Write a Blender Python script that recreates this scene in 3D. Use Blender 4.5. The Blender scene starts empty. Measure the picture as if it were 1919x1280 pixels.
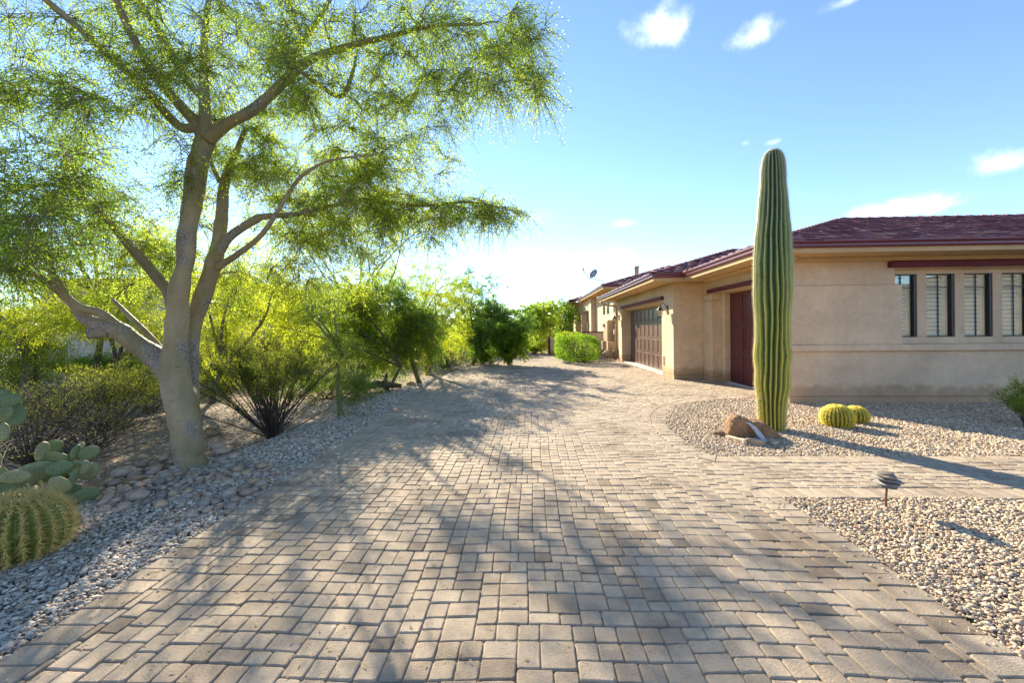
import bpy, bmesh, math, random
import numpy as np
from mathutils import Vector, Matrix, noise as mn

R = math.radians
sc = bpy.context.scene
# ------------------------------------------------------------------ camera
F = 746.0; CX = 959.5; CY = 619.0; H = 1.45
YAW, ROLL = R(2.3), R(-0.5)
cam_d = bpy.data.cameras.new('camera'); cam = bpy.data.objects.new('camera', cam_d)
sc.collection.objects.link(cam); sc.camera = cam
cam_d.sensor_width = 36; cam_d.lens = F / 1919 * 36; cam_d.shift_y = -(640 - CY) / 1919
cam_d.clip_start = 0.05; cam_d.clip_end = 3000
CR = Matrix.Rotation(YAW, 3, 'Z') @ Matrix.Rotation(R(90), 3, 'X') @ Matrix.Rotation(ROLL, 3, 'Z')
cam.matrix_world = Matrix.Translation((0, 0, H)) @ CR.to_4x4()
# ------------------------------------------------------------------ sun and sky
SUN_EL = R(25); SUN_AZ = math.atan2(-.45, .89)      # azimuth from +Y towards +X
sv = Vector((math.sin(SUN_AZ) * math.cos(SUN_EL), math.cos(SUN_AZ) * math.cos(SUN_EL), math.sin(SUN_EL)))
sl = bpy.data.lights.new('sun', 'SUN'); sl.energy = 5.0; sl.angle = R(0.53); sl.color = (1, .86, .64)
so = bpy.data.objects.new('sun', sl); sc.collection.objects.link(so)
so.rotation_euler = sv.to_track_quat('Z', 'Y').to_euler(); so.location = (-20, 40, 30)
w = bpy.data.worlds.new('World'); sc.world = w; w.use_nodes = True
SKY_STRENGTH = 0.12
sc.view_settings.view_transform = 'Standard'; sc.view_settings.look = 'None'
sc.view_settings.gamma = 1; sc.view_settings.exposure = 1.58; sc.view_settings.use_curve_mapping = False


def ray(px, py):
    return CR @ Vector(((px - CX) / F, -(py - CY) / F, -1.0))
def PZ(px, py, z=0.0):
    d = ray(px, py); t = (z - H) / d.z; return Vector((d.x * t, d.y * t, z))
def PY(px, py, Y):
    d = ray(px, py); t = Y / d.y; return Vector((d.x * t, Y, H + d.z * t))
def PX(px, py, X):
    d = ray(px, py); t = X / d.x; return Vector((X, d.y * t, H + d.z * t))


def build_world():
    nt = w.node_tree; n = nt.nodes; L = nt.links; n.clear()
    out = n.new('ShaderNodeOutputWorld'); bg = n.new('ShaderNodeBackground')
    sky = n.new('ShaderNodeTexSky'); sky.sky_type = 'NISHITA'; sky.sun_disc = False
    sky.sun_elevation = SUN_EL; sky.sun_rotation = SUN_AZ
    sky.altitude = 300; sky.air_density = 0.8; sky.dust_density = 0.0; sky.ozone_density = 2.6
    tc = n.new('ShaderNodeTexCoord')
    noi = n.new('ShaderNodeTexNoise'); noi.inputs['Scale'].default_value = 17; noi.inputs['Detail'].default_value = 6
    noi.inputs['Roughness'].default_value = .6
    L.new(tc.outputs['Generated'], noi.inputs['Vector'])
    def m(op, a, b=None, c=None):
        k = n.new('ShaderNodeMath'); k.operation = op
        for i, v in enumerate((a, b, c)):
            if v is None: continue
            if isinstance(v, (int, float)): k.inputs[i].default_value = v
            else: L.new(v, k.inputs[i])
        return k.outputs[0]
    total = None
    clouds = [(1240, 56, 74, 42, .75), (1410, 70, 56, 30, .7), (1864, 306, 66, 34, .85), (1705, 392, 100, 26, .9),
              (1452, 266, 22, 9, .5), (1585, 2, 50, 14, .4), (990, 410, 60, 22, .3), (1172, 420, 34, 10, .35), (1130, 475, 70, 18, .25),
              (1396, 268, 12, 9, .3), (640, -160, 120, 50, .6), (2300, 120, 160, 60, .7), (2200, 420, 140, 30, .7), (-500, 300, 160, 50, .6)]
    for (px, py, rx, ry, op) in clouds:
        d = ray(px, py).normalized(); rt = d.cross(Vector((0, 0, 1))).normalized(); up = rt.cross(d)
        def dot(v, s):
            k = n.new('ShaderNodeVectorMath'); k.operation = 'DOT_PRODUCT'
            L.new(tc.outputs['Generated'], k.inputs[0]); k.inputs[1].default_value = v * s; return k.outputs['Value']
        ln = math.hypot(1, math.hypot((px - CX) / F, (py - CY) / F))
        dx = dot(rt, F * ln / (rx * .85)); dy = dot(up, F * ln / (ry * .85))
        front = m('GREATER_THAN', dot(d, 1), .3)
        # flat-ish base: squeeze the lower half
        dy2 = m('MULTIPLY', dy, m('SUBTRACT', 1.3, m('MULTIPLY', m('GREATER_THAN', dy, 0), .45)))
        r = m('SQRT', m('ADD', m('MULTIPLY', dx, dx), m('MULTIPLY', dy2, dy2)))
        v = m('SUBTRACT', m('ADD', 1.0, m('MULTIPLY', m('SUBTRACT', noi.outputs['Fac'], .5), 2.4)), r)
        mr = n.new('ShaderNodeMapRange'); mr.interpolation_type = 'SMOOTHSTEP'
        L.new(v, mr.inputs[0]); mr.inputs[1].default_value = -.1; mr.inputs[2].default_value = 1.35
        mr.inputs[3].default_value = 0; mr.inputs[4].default_value = op
        v = m('MULTIPLY', mr.outputs[0], front)
        total = v if total is None else m('MAXIMUM', total, v)
    mix = n.new('ShaderNodeMix'); mix.data_type = 'RGBA'
    L.new(total, mix.inputs[0]); L.new(sky.outputs[0], mix.inputs[6]); mix.inputs[7].default_value = (5.6, 5.9, 6.3, 1)
    L.new(mix.outputs[2], bg.inputs[0]); bg.inputs[1].default_value = SKY_STRENGTH
    L.new(bg.outputs[0], out.inputs[0])
build_world()

rng = np.random.default_rng(7); rnd = random.Random(7)
COL = sc.collection


# ------------------------------------------------------------------ object helpers
def tag(o, label=None, cat=None, group=None, kind=None):
    if label: o['label'] = label
    if cat: o['category'] = cat
    if group: o['group'] = group
    if kind: o['kind'] = kind
    return o
def empty(name, loc, label=None, cat=None, group=None, kind=None, rz=0):
    o = bpy.data.objects.new(name, None); COL.objects.link(o); o.location = loc; o.rotation_euler.z = rz
    o.empty_display_size = .1
    return tag(o, label, cat, group, kind)
def link(name, me, parent=None, mats=()):
    o = bpy.data.objects.new(name, me); COL.objects.link(o)
    for m_ in mats:
        if m_ and m_.name not in me.materials: me.materials.append(m_)
    if parent is not None:
        o.parent = parent
        if parent.parent is None: o.matrix_parent_inverse = parent.matrix_basis.inverted()   # geometry is written in world coordinates
    return o
def mesh_np(name, V, Fc, mat, parent=None, tint=None, smooth=False, mats=None, midx=None):
    """V (n,3), Fc (m,k) all faces with k corners; tint = one value per face"""
    V = np.asarray(V, dtype=np.float32); Fc = np.asarray(Fc, dtype=np.int32)
    me = bpy.data.meshes.new(name); m, k = Fc.shape
    me.vertices.add(len(V)); me.vertices.foreach_set('co', V.ravel())
    me.loops.add(m * k); me.loops.foreach_set('vertex_index', Fc.ravel())
    me.polygons.add(m); me.polygons.foreach_set('loop_start', np.arange(0, m * k, k, dtype=np.int32))
    if smooth is not False: me.polygons.foreach_set('use_smooth', np.ones(m, dtype=bool) if smooth is True else np.asarray(smooth, dtype=bool))
    me.update(calc_edges=True)
    if tint is not None:
        a = me.attributes.new('tint', 'FLOAT', 'FACE'); a.data.foreach_set('value', np.asarray(tint, dtype=np.float32))
    for q in (mats or [mat]): me.materials.append(q)
    if midx is not None: me.polygons.foreach_set('material_index', np.asarray(midx, dtype=np.int32))
    return link(name, me, parent)


class MB:
    """collects polygons and builds one mesh object"""
    def __init__(s): s.v = []; s.f = []; s.m = []; s.sm = []
    def add(s, vs, fs, m=0, sm=False):
        b = len(s.v); s.v += [tuple(q) for q in vs]; s.f += [tuple(b + i for i in f) for f in fs]
        s.m += [m] * len(fs); s.sm += [sm] * len(fs); return s
    def box(s, x0, x1, y0, y1, z0, z1, m=0):
        vs = [(x, y, z) for z in (z0, z1) for (x, y) in ((x0, y0), (x1, y0), (x1, y1), (x0, y1))]
        return s.add(vs, [(3, 2, 1, 0), (4, 5, 6, 7), (0, 1, 5, 4), (1, 2, 6, 5), (2, 3, 7, 6), (3, 0, 4, 7)], m)
    def obox(s, c, ax, ay, az, m=0):
        """box from centre and three half-axis vectors"""
        c, ax, ay, az = Vector(c), Vector(ax), Vector(ay), Vector(az)
        vs = [c + ax * i + ay * j + az * k for k in (-1, 1) for (i, j) in ((-1, -1), (1, -1), (1, 1), (-1, 1))]
        return s.add(vs, [(3, 2, 1, 0), (4, 5, 6, 7), (0, 1, 5, 4), (1, 2, 6, 5), (2, 3, 7, 6), (3, 0, 4, 7)], m)
    def tube(s, pts, rad, n=8, m=0, cap=True, sm=True):
        V_, F_ = tube(pts, rad, n); s.add(V_, F_, m, sm)
        if cap:
            k = len(s.v) - len(V_)
            s.f.append(tuple(k + i for i in range(n))[::-1]); s.f.append(tuple(k + len(V_) - n + i for i in range(n)))
            s.m += [m, m]; s.sm += [False, False]
        return s
    def lathe(s, c, prof, n=16, m=0, sm=True):
        """prof: list of (r, z)"""
        vs = [(c[0] + r * math.cos(2 * math.pi * i / n), c[1] + r * math.sin(2 * math.pi * i / n), c[2] + z) for (r, z) in prof for i in range(n)]
        fs = [(j * n + i, j * n + (i + 1) % n, (j + 1) * n + (i + 1) % n, (j + 1) * n + i) for j in range(len(prof) - 1) for i in range(n)]
        s.add(vs, fs, m, sm)
        k = len(s.v) - len(vs)
        s.f.append(tuple(k + i for i in range(n))[::-1]); s.f.append(tuple(k + len(vs) - n + i for i in range(n)))
        s.m += [m, m]; s.sm += [False, False]
        return s
    def build(s, name, mats, parent=None, bevel=0):
        if not isinstance(mats, (list, tuple)): mats = [mats]
        me = bpy.data.meshes.new(name); me.from_pydata(s.v, [], s.f); me.update()
        for q in mats: me.materials.append(q)
        me.polygons.foreach_set('material_index', s.m); me.polygons.foreach_set('use_smooth', s.sm)
        o = link(name, me, parent)
        if bevel:
            b = o.modifiers.new('bevel', 'BEVEL'); b.width = bevel; b.segments = 1; b.limit_method = 'ANGLE'
        return o


def tube(pts, rad, n=8):
    pts = [Vector(p) for p in pts]; k = len(pts)
    if not hasattr(rad, '__len__'): rad = [rad] * k
    vs = []; up = None
    for i, p in enumerate(pts):
        t = (pts[min(i + 1, k - 1)] - pts[max(i - 1, 0)]).normalized()
        if up is None: up = Vector((0, 0, 1)) if abs(t.z) < .9 else Vector((1, 0, 0))
        a = t.cross(up).normalized(); b = a.cross(t).normalized(); up = b
        for j in range(n):
            an = 2 * math.pi * j / n; vs.append(p + (a * math.cos(an) + b * math.sin(an)) * rad[i])
    fs = [(i * n + j, i * n + (j + 1) % n, (i + 1) * n + (j + 1) % n, (i + 1) * n + j) for i in range(k - 1) for j in range(n)]
    return [tuple(v) for v in vs], fs


# ------------------------------------------------------------------ materials
def newmat(name):
    m = bpy.data.materials.new(name); m.use_nodes = True
    nt = m.node_tree; return m, nt, nt.nodes['Principled BSDF']
def texnoise(nt, scale, detail=5, rough=.55, coord='Object', stretch=None):
    tc = nt.nodes.new('ShaderNodeTexCoord'); no = nt.nodes.new('ShaderNodeTexNoise')
    no.inputs['Scale'].default_value = scale; no.inputs['Detail'].default_value = detail; no.inputs['Roughness'].default_value = rough
    src = tc.outputs[coord]
    if stretch:
        mp = nt.nodes.new('ShaderNodeMapping'); mp.inputs['Scale'].default_value = stretch; nt.links.new(src, mp.inputs[0]); src = mp.outputs[0]
    nt.links.new(src, no.inputs['Vector']); return no.outputs['Fac']
def ramp(nt, fac, stops):
    r = nt.nodes.new('ShaderNodeValToRGB'); e = r.color_ramp.elements
    while len(e) < len(stops): e.new(.5)
    for q, (p, c) in zip(e, stops): q.position = p; q.color = (*c, 1) if len(c) == 3 else c
    nt.links.new(fac, r.inputs[0]); return r.outputs[0]
def mixc(nt, a, b, fac=.5, mode='MIX'):
    k = nt.nodes.new('ShaderNodeMix'); k.data_type = 'RGBA'; k.blend_type = mode
    for i, v in ((0, fac), (6, a), (7, b)):
        if isinstance(v, (int, float)): k.inputs[i].default_value = v
        elif isinstance(v, tuple): k.inputs[i].default_value = (*v, 1)
        else: nt.links.new(v, k.inputs[i])
    return k.outputs[2]
def bump(nt, bs, h, strength=.3, dist=.01):
    b = nt.nodes.new('ShaderNodeBump'); b.inputs['Strength'].default_value = strength; b.inputs['Distance'].default_value = dist
    nt.links.new(h, b.inputs['Height']); nt.links.new(b.outputs[0], bs.inputs['Normal']); return b
def attr(nt, name='tint'):
    a = nt.nodes.new('ShaderNodeAttribute'); a.attribute_name = name; return a.outputs['Fac']
def simple(name, col, rough=.6, var=.12, scale=6, bmp=0, bscale=200, metal=0, coord='Object'):
    m, nt, b = newmat(name)
    f = texnoise(nt, scale, 6, .6, coord)
    lo = tuple(max(0, c * (1 - var)) for c in col); hi = tuple(min(1, c * (1 + var)) for c in col)
    nt.links.new(ramp(nt, f, [(.3, lo), (.7, hi)]), b.inputs['Base Color'])
    b.inputs['Roughness'].default_value = rough; b.inputs['Metallic'].default_value = metal
    if bmp: bump(nt, b, texnoise(nt, bscale, 4), bmp, .01)
    return m
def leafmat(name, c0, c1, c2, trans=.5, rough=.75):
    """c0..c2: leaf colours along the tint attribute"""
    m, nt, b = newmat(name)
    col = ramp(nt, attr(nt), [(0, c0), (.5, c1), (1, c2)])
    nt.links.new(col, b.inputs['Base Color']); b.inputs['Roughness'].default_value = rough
    b.inputs['Specular IOR Level'].default_value = .08
    tr = nt.nodes.new('ShaderNodeBsdfTranslucent'); mx = nt.nodes.new('ShaderNodeMixShader'); mx.inputs[0].default_value = trans
    g = nt.nodes.new('ShaderNodeMix'); g.data_type = 'RGBA'; g.blend_type = 'MULTIPLY'; g.inputs[0].default_value = 1
    nt.links.new(col, g.inputs[6]); g.inputs[7].default_value = (2.5, 2.7, 1.35, 1)
    nt.links.new(g.outputs[2], tr.inputs[0])
    nt.links.new(b.outputs[0], mx.inputs[1]); nt.links.new(tr.outputs[0], mx.inputs[2])
    nt.links.new(mx.outputs[0], nt.nodes['Material Output'].inputs[0]); return m


def mat_stucco(name, col, var=.14):
    m, nt, b = newmat(name)
    f1 = texnoise(nt, 1.3, 7, .62); f2 = texnoise(nt, 9, 6, .6)
    lo = tuple(c * (1 - var) for c in col); hi = tuple(c * (1 + var) for c in col)
    c = ramp(nt, f1, [(.32, lo), (.5, col), (.68, hi)])
    c = mixc(nt, c, ramp(nt, f2, [(.3, (.86, .84, .82)), (.6, (1, 1, 1))]), .7, 'MULTIPLY')
    # thin darker streaks and stains
    st = texnoise(nt, 3.2, 8, .7, stretch=(1.0, 1.0, .45))
    c = mixc(nt, c, ramp(nt, st, [(.26, (.62, .60, .60)), (.38, (1, 1, 1))]), .55, 'MULTIPLY')
    # splash dirt low on the wall
    tc = nt.nodes.new('ShaderNodeTexCoord'); sx = nt.nodes.new('ShaderNodeSeparateXYZ'); nt.links.new(tc.outputs['Object'], sx.inputs[0])
    ad = nt.nodes.new('ShaderNodeMath'); ad.operation = 'MULTIPLY_ADD'; nt.links.new(texnoise(nt, 5, 6, .7), ad.inputs[0]); ad.inputs[1].default_value = -.5; nt.links.new(sx.outputs[2], ad.inputs[2])
    c = mixc(nt, c, ramp(nt, ad.outputs[0], [(0, (.74, .68, .62)), (.12, (1, 1, 1))]), 1, 'MULTIPLY')
    nt.links.new(c, b.inputs['Base Color']); b.inputs['Roughness'].default_value = .9
    b.inputs['Specular IOR Level'].default_value = .2
    bump(nt, b, texnoise(nt, 160, 5, .7), .35, .004); return m
M = {}
M['stucco'] = mat_stucco('stucco', (.63, .485, .325), .15)
M['stucco_trim'] = mat_stucco('stucco_trim', (.54, .385, .215), .08)
M['soffit'] = mat_stucco('soffit', (.58, .40, .20), .06)  # same stucco, with warm bounced light put into the orange
M['pale_stucco'] = mat_stucco('pale_stucco', (.66, .62, .60), .08)
M['beam'] = simple('beam_paint', (.11, .013, .022), .75, .15, 8)
M['door_near'] = simple('maroon_door_paint', (.105, .022, .028), .32, .1, 5, .05, 300)
M['door_far'] = simple('brown_door_paint', (.15, .095, .08), .32, .12, 5, .05, 300)
M['gutter'] = simple('gutter_paint', (.13, .032, .042), .3, .1, 8)
M['dark'] = simple('dark_frame', (.018, .014, .013), .4, .2, 20)
M['blackmetal'] = simple('black_iron', (.02, .02, .022), .45, .2, 40)
M['shutter'] = simple('shutter_paint', (.74, .76, .72), .45, .03, 6)
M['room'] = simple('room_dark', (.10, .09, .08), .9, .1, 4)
M['tanmetal'] = simple('tan_painted_metal', (.42, .31, .19), .5, .12, 12)
M['whiteplastic'] = simple('pale_plastic', (.62, .6, .55), .4, .06, 12)
M['dish'] = simple('dish_grey', (.30, .295, .28), .6, .06, 12)
M['greymetal'] = simple('grey_metal', (.32, .33, .34), .35, .1, 30, metal=.7)
M['concrete'] = simple('concrete', (.50, .46, .42), .85, .12, 14, .3, 90)
M['rust'] = simple('rusty_stem', (.17, .085, .055), .7, .35, 60, .3, 200)
def mat_glass():
    m, nt, b = newmat('window_glass')
    gl = nt.nodes.new('ShaderNodeBsdfGlossy'); gl.inputs['Roughness'].default_value = .01
    tr = nt.nodes.new('ShaderNodeBsdfTransparent'); tr.inputs[0].default_value = (.88, .93, .90, 1)
    mx = nt.nodes.new('ShaderNodeMixShader'); lw = nt.nodes.new('ShaderNodeLayerWeight'); lw.inputs[0].default_value = .45
    k = nt.nodes.new('ShaderNodeMath'); k.operation = 'MULTIPLY_ADD'; k.inputs[1].default_value = .22; k.inputs[2].default_value = .05
    nt.links.new(lw.outputs['Facing'], k.inputs[0]); nt.links.new(k.outputs[0], mx.inputs[0])
    nt.links.new(tr.outputs[0], mx.inputs[1]); nt.links.new(gl.outputs[0], mx.inputs[2])
    nt.links.new(mx.outputs[0], nt.nodes['Material Output'].inputs[0]); return m
M['glass'] = mat_glass()
def mat_lampglass():
    m, nt, b = newmat('seeded_lamp_glass')
    b.inputs['Base Color'].default_value = (.75, .66, .5, 1); b.inputs['Roughness'].default_value = .15
    b.inputs['Transmission Weight'].default_value = .35; return m
M['lampglass'] = mat_lampglass()
def mat_tinted(name, stops, rough=.85, nscale=25, nlo=.75, bscale=120, bstr=.3, bdist=.004, spec=.3, speck=None, stain=None, pits=None, coord='Object'):
    m, nt, b = newmat(name)
    c = ramp(nt, attr(nt), stops)
    c = mixc(nt, c, ramp(nt, texnoise(nt, nscale, 7, .65, coord), [(.3, (nlo,) * 3), (.65, (1.06,) * 3)]), 1, 'MULTIPLY')
    if speck:
        c = mixc(nt, c, ramp(nt, texnoise(nt, speck, 3, .7, coord), [(.28, (.45, .42, .40)), (.36, (1, 1, 1)), (.68, (1, 1, 1)), (.75, (1.25, 1.25, 1.25))]), .9, 'MULTIPLY')
    if pits:
        vo = nt.nodes.new('ShaderNodeTexVoronoi'); vo.inputs['Scale'].default_value = pits; tc = nt.nodes.new('ShaderNodeTexCoord'); nt.links.new(tc.outputs[coord], vo.inputs['Vector'])
        pm = ramp(nt, vo.outputs['Distance'], [(.10, (.42, .38, .34)), (.22, (1, 1, 1))])
        c = mixc(nt, c, pm, ramp(nt, texnoise(nt, 5, 3, .5, coord), [(.45, (.15,) * 3), (.62, (1,) * 3)]), 'MULTIPLY')
    if stain:
        c = mixc(nt, c, ramp(nt, texnoise(nt, stain, 6, .6, coord), [(.30, (.55, .52, .50)), (.50, (1, 1, 1))]), .85, 'MULTIPLY')
    nt.links.new(c, b.inputs['Base Color']); b.inputs['Roughness'].default_value = rough; b.inputs['Specular IOR Level'].default_value = spec
    bump(nt, b, texnoise(nt, bscale, 6, .7, coord), bstr, bdist); return m
M['paver'] = mat_tinted('concrete_paver', [(0, (.26, .205, .15)), (.35, (.40, .325, .24)), (.75, (.48, .395, .295)), (1, (.53, .435, .32))],
                        .88, 9, .74, 110, .8, .008, .25, speck=150, stain=1.3, pits=60)
M['tile'] = mat_tinted('concrete_roof_tile', [(0, (.11, .035, .052)), (.4, (.18, .055, .075)), (.7, (.23, .080, .092)), (.93, (.28, .12, .11)), (1, (.42, .27, .20))],
                       .72, 9, .75, 90, .3, .004, .5)
# ================================================================== the house
XW, XF, YF = 4.17, 5.0, 7.84          # wing wall plane, front block side plane, facade plane
YC, YE = 11.6, 18.9                   # wing near corner, wing far end
XR = 17.0
ZS = 2.78                             # soffit level
house = empty('stucco_house', (9, 13, 0), 'single-storey tan stucco house with maroon roof tiles, two garage doors and shuttered windows', 'house')
S = M['stucco']
def wall(*b, m=None, name='wall', bev=.008):
    q = MB()
    for k in b: q.box(*k)
    return q.build(name, m or S, house, bev)
xw0 = PY(1678, 560, YF).x; xw1 = PY(1688, 560, YF).x
# facade
wall((XF + .012, XR, YF + .02, YF + .3, -.1, .13), name='plinth')
wall((XF, XR, YF, YF + .3, .133, 1.0))
wall((XF - .03, XR, YF - .07, YF + .3, 1.0, 1.12), name='ledge')
wall((XF - .004, xw1, YF - .035, YF + .29, 1.12, 2.25), name='wall_panel')
wall((XF, xw0, YF, YF + .3, 2.25, ZS))
wall((xw0, XR, YF, YF + .3, 2.56, ZS))
wall((XF - .06, XR, YF - .10, YF, 2.70, ZS - .001), m=M['stucco_trim'], name='cornice')
bm_ = MB().box(PY(1672, 500, YF - .1).x, XR - 2, YF - .10, YF + .003, 2.575, 2.685).build('beam', M['beam'], house, .004)
# window bay
YWIN = YF + .15
wins = [(1679, 1719), (1737, 1790), (1808, 1861), (1879, 1932), (1950, 2003), (2021, 2074)]
zt, zb = 2.47, 1.25
edges = [xw0 + .0] 
wx = [(PY(a, 570, YWIN).x, PY(b, 570, YWIN).x) for a, b in wins]
wx[0] = (wx[1][0] - (wx[2][0] - wx[1][0]), wx[0][1])
q = MB(); prev = None
for i, (a, b) in enumerate(wx):
    if i: q.box(wx[i - 1][1], a, YWIN, YWIN + .12, zb, zt)
q.box(wx[-1][1], XR, YWIN, YWIN + .12, zb, zt)
q.box(xw0 + .002, wx[0][0], YWIN, YWIN + .12, zb, zt) if wx[0][0] > xw0 + .01 else None
q.box(xw0 - .3, XR, YWIN + .001, YWIN + .121, 1.12, zb); q.box(xw0 + .001, XR, YWIN + .001, YWIN + .121, zt, 2.57)
q.build('window_wall', S, house, .006)
for i, (a, b) in enumerate(wx):
    f = MB(); t = .022
    y0, y1 = YWIN + .035, YWIN + .085
    f.box(a, a + t, y0, y1, zb, zt).box(b - t * 2.2, b, y0 - .02, y1, zb, zt).box(a + t, b - t * 2.2, y0, y1, zt - t, zt).box(a + t, b - t * 2.2, y0, y1, zb, zb + t)
    wnd = f.build('window', M['dark'], house)
    MB().box(a + t, b - t * 2.2, y0 + .022, y0 + .028, zb + t, zt - t).build('pane', M['glass'], wnd)
    cx = (a + b) / 2 - .01; zz = zt - .26
    MB().box(cx - .007, cx + .007, y0 + .005, y0 + .019, zb + t, zt - t).build('muntin', M['dark'], wnd)
    MB().box(a + t, b - t * 2.2, y0 + .004, y0 + .018, zz - .007, zz + .007).build('muntin', M['dark'], wnd)
    ys = y1 + .04
    MB().box(a, a + .035, ys - .012, ys + .016, zb, zt).box(b - .12, b - .075, ys - .012, ys + .016, zb, zt).box(b - .06, b, ys - .012, ys + .016, zb, zt) \
        .box(a + .035, b - .12, ys - .012, ys + .016, zt - .05, zt).box(a + .035, b - .12, ys - .012, ys + .016, zb, zb + .05).build('shutter_frame', M['shutter'], wnd)
    z = zb + .085; first = None
    while z < zt - .07:
        if first is None:
            first = MB().obox(((a + b - .085) / 2, ys, z), ((b - a - .155) / 2, 0, 0), (0, .012, .033), (0, .004, -.0012)).build('louvre', M['shutter'], wnd); z0_ = z
        else:
            c = bpy.data.objects.new('louvre', first.data); COL.objects.link(c); c.parent = wnd
            c.matrix_parent_inverse = first.matrix_parent_inverse.copy(); c.location = (0, 0, z - z0_)
        z += .079
# dark room behind the windows
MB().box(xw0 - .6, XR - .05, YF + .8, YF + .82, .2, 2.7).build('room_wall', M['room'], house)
# unseen solid core, added to close the building and block light
MB().box(XF + .62, XR - .1, YF + 1.0, 17.3, 0, 2.75).build('blocking_core', S, house)

# side wall of the front block with the single garage door
wall((XF, XF + .25, YF + .3, 11.598, 2.41, ZS))
wall((XF + .0, XF + .6, YF + .3, 8.12, .13, 2.41))
wall((XF + .012, XF + .6, YF + .3, 8.118, -.1, .13), name='plinth')
wall((XF, XF + .25, 11.03, 11.598, .13, 2.2), name='pier')
wall((XF + .25, XF + .6, 10.86, 11.6, -.1, 2.41))
wall((XF - .015, XF + .253, 11.02, 11.6, -.1, .128), name='plinth')
wall((XF + .012, XF + .25, 11.045, 11.598, 2.205, 2.40))
wall((XF - .012, XF + .256, 11.018, 11.597, 2.195, 2.225), m=M['stucco_trim'], name='pier_cap')
wall((XF + .25, XF + .55, 8.12, 10.86, 2.38, 2.6), m=M['stucco_trim'], name='lintel')
MB().box(XF - .07, XF + .003, 8.02, 11.2, 2.415, 2.52).build('beam', M['beam'], house, .004)
wall((XF - .05, XF, YF, 11.6, 2.70, ZS - .002), m=M['stucco_trim'], name='cornice')

def garage_door(X, y0, y1, z1, mat, rows, cols, label, grooves=False, handles=None):
    """door in the plane x = X, facing -x; rows = list of (z0, z1)"""
    d = MB().box(X, X + .05, y0, y1, .01, z1).build('garage_door', mat, house)
    d['label'] = label
    cw = (y1 - y0) / cols
    for (a, b) in rows:
        for c in range(cols):
            u0, u1 = y0 + c * cw + .05, y0 + (c + 1) * cw - .05
            g = MB()
            # raised moulding frame and a recessed field built of narrow boards
            t = .022
            g.box(X - .014, X + .0, u0, u1, a, a + t).box(X - .014, X, u0, u1, b - t, b).box(X - .014, X, u0, u0 + t, a + t, b - t).box(X - .014, X, u1 - t, u1, a + t, b - t)
            nb = 5 if grooves else 4; bw = (u1 - u0 - 2 * t) / nb
            for k in range(nb): g.box(X - .006, X, u0 + t + k * bw + .004, u0 + t + (k + 1) * bw - .004, a + t + .003, b - t - .003)
            g.build('door_panel', mat, d)
    for k in range(len(rows) - 1):
        zz = (rows[k][1] + rows[k + 1][0]) / 2
        MB().box(X - .004, X, y0, y1, zz - .006, zz + .006).build('section_joint', M['dark'], d)
    for yy in (handles or []):
        MB().tube([(X - .01, yy, 1.02), (X - .06, yy, 1.04), (X - .065, yy, 1.12), (X - .06, yy, 1.2), (X - .01, yy, 1.22)], [.01, .009, .012, .009, .01], 6).build('handle', M['blackmetal'], d)
    return d
garage_door(XF + .40, 8.12, 10.86, 2.38, M['door_near'], [(.08, .78), (.86, 1.48), (1.58, 2.3)], 4, 'single maroon garage door with two black pull handles', True, (8.98, 9.22))
wall((XF + .30, XF + .40, 8.12, 10.86, -.02, .03), m=M['concrete'], name='threshold')

# the projecting wing with the double garage door
wall((XW, XF + .3, YC, YC + .3, .13, ZS))
wall((XW, XW + .3, YC + .3, 12.6, .13, ZS))
wall((XW, XW + .3, 12.6, 17.9, 2.34, ZS))
wall((XW, XW + .3, 17.9, YE, .13, ZS))
wall((XW + .3, XF + 4, YE - .3, YE, 0, ZS))
for b_ in ((XW + .012, XF, YC + .012, YC + .3, -.1, .13), (XW + .012, XW + .3, YC + .301, 12.59, -.1, .13), (XW + .012, XW + .3, 17.91, YE - .01, -.1, .13)): wall(b_, name='plinth')
wall((XW - .05, XF - .05, YC - .05, YC, 2.70, ZS - .003), (XW - .05, XW, YC, YE, 2.70, ZS - .003), m=M['stucco_trim'], name='cornice')
wall((XW + .3, XW + .6, 12.3, 12.6, 0, 2.34), (XW + .3, XW + .6, 17.9, 18.2, 0, 2.34), (XW + .3, XW + .6, 12.6, 17.9, 2.26, 2.5))
wall((XW + .06, XW + .3, 12.6, 17.9, 2.27, 2.34), m=M['stucco_trim'], name='lintel')
MB().box(XW - .07, XW + .003, 12.4, 17.85, 2.345, 2.46).build('beam', M['beam'], house, .004)
garage_door(XW + .40, 12.6, 17.9, 2.26, M['door_far'], [(.06, .52), (.62, 1.06), (1.18, 1.62), (1.74, 2.2)], 10, 'wide brown sectional garage door of small raised panels')
wall((XW + .05, XW + .40, 12.6, 17.9, -.02, .03), m=M['concrete'], name='threshold')
# louvred vent
v = MB().box(XW - .012, XW, 12.32, 12.48, .34, .62).build('wall_vent', M['stucco_trim'], house)
for k in range(6): MB().box(XW - .022, XW - .011, 12.34, 12.46, .36 + k * .043, .375 + k * .043).build('vent_slat', M['dark'], v)

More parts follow.
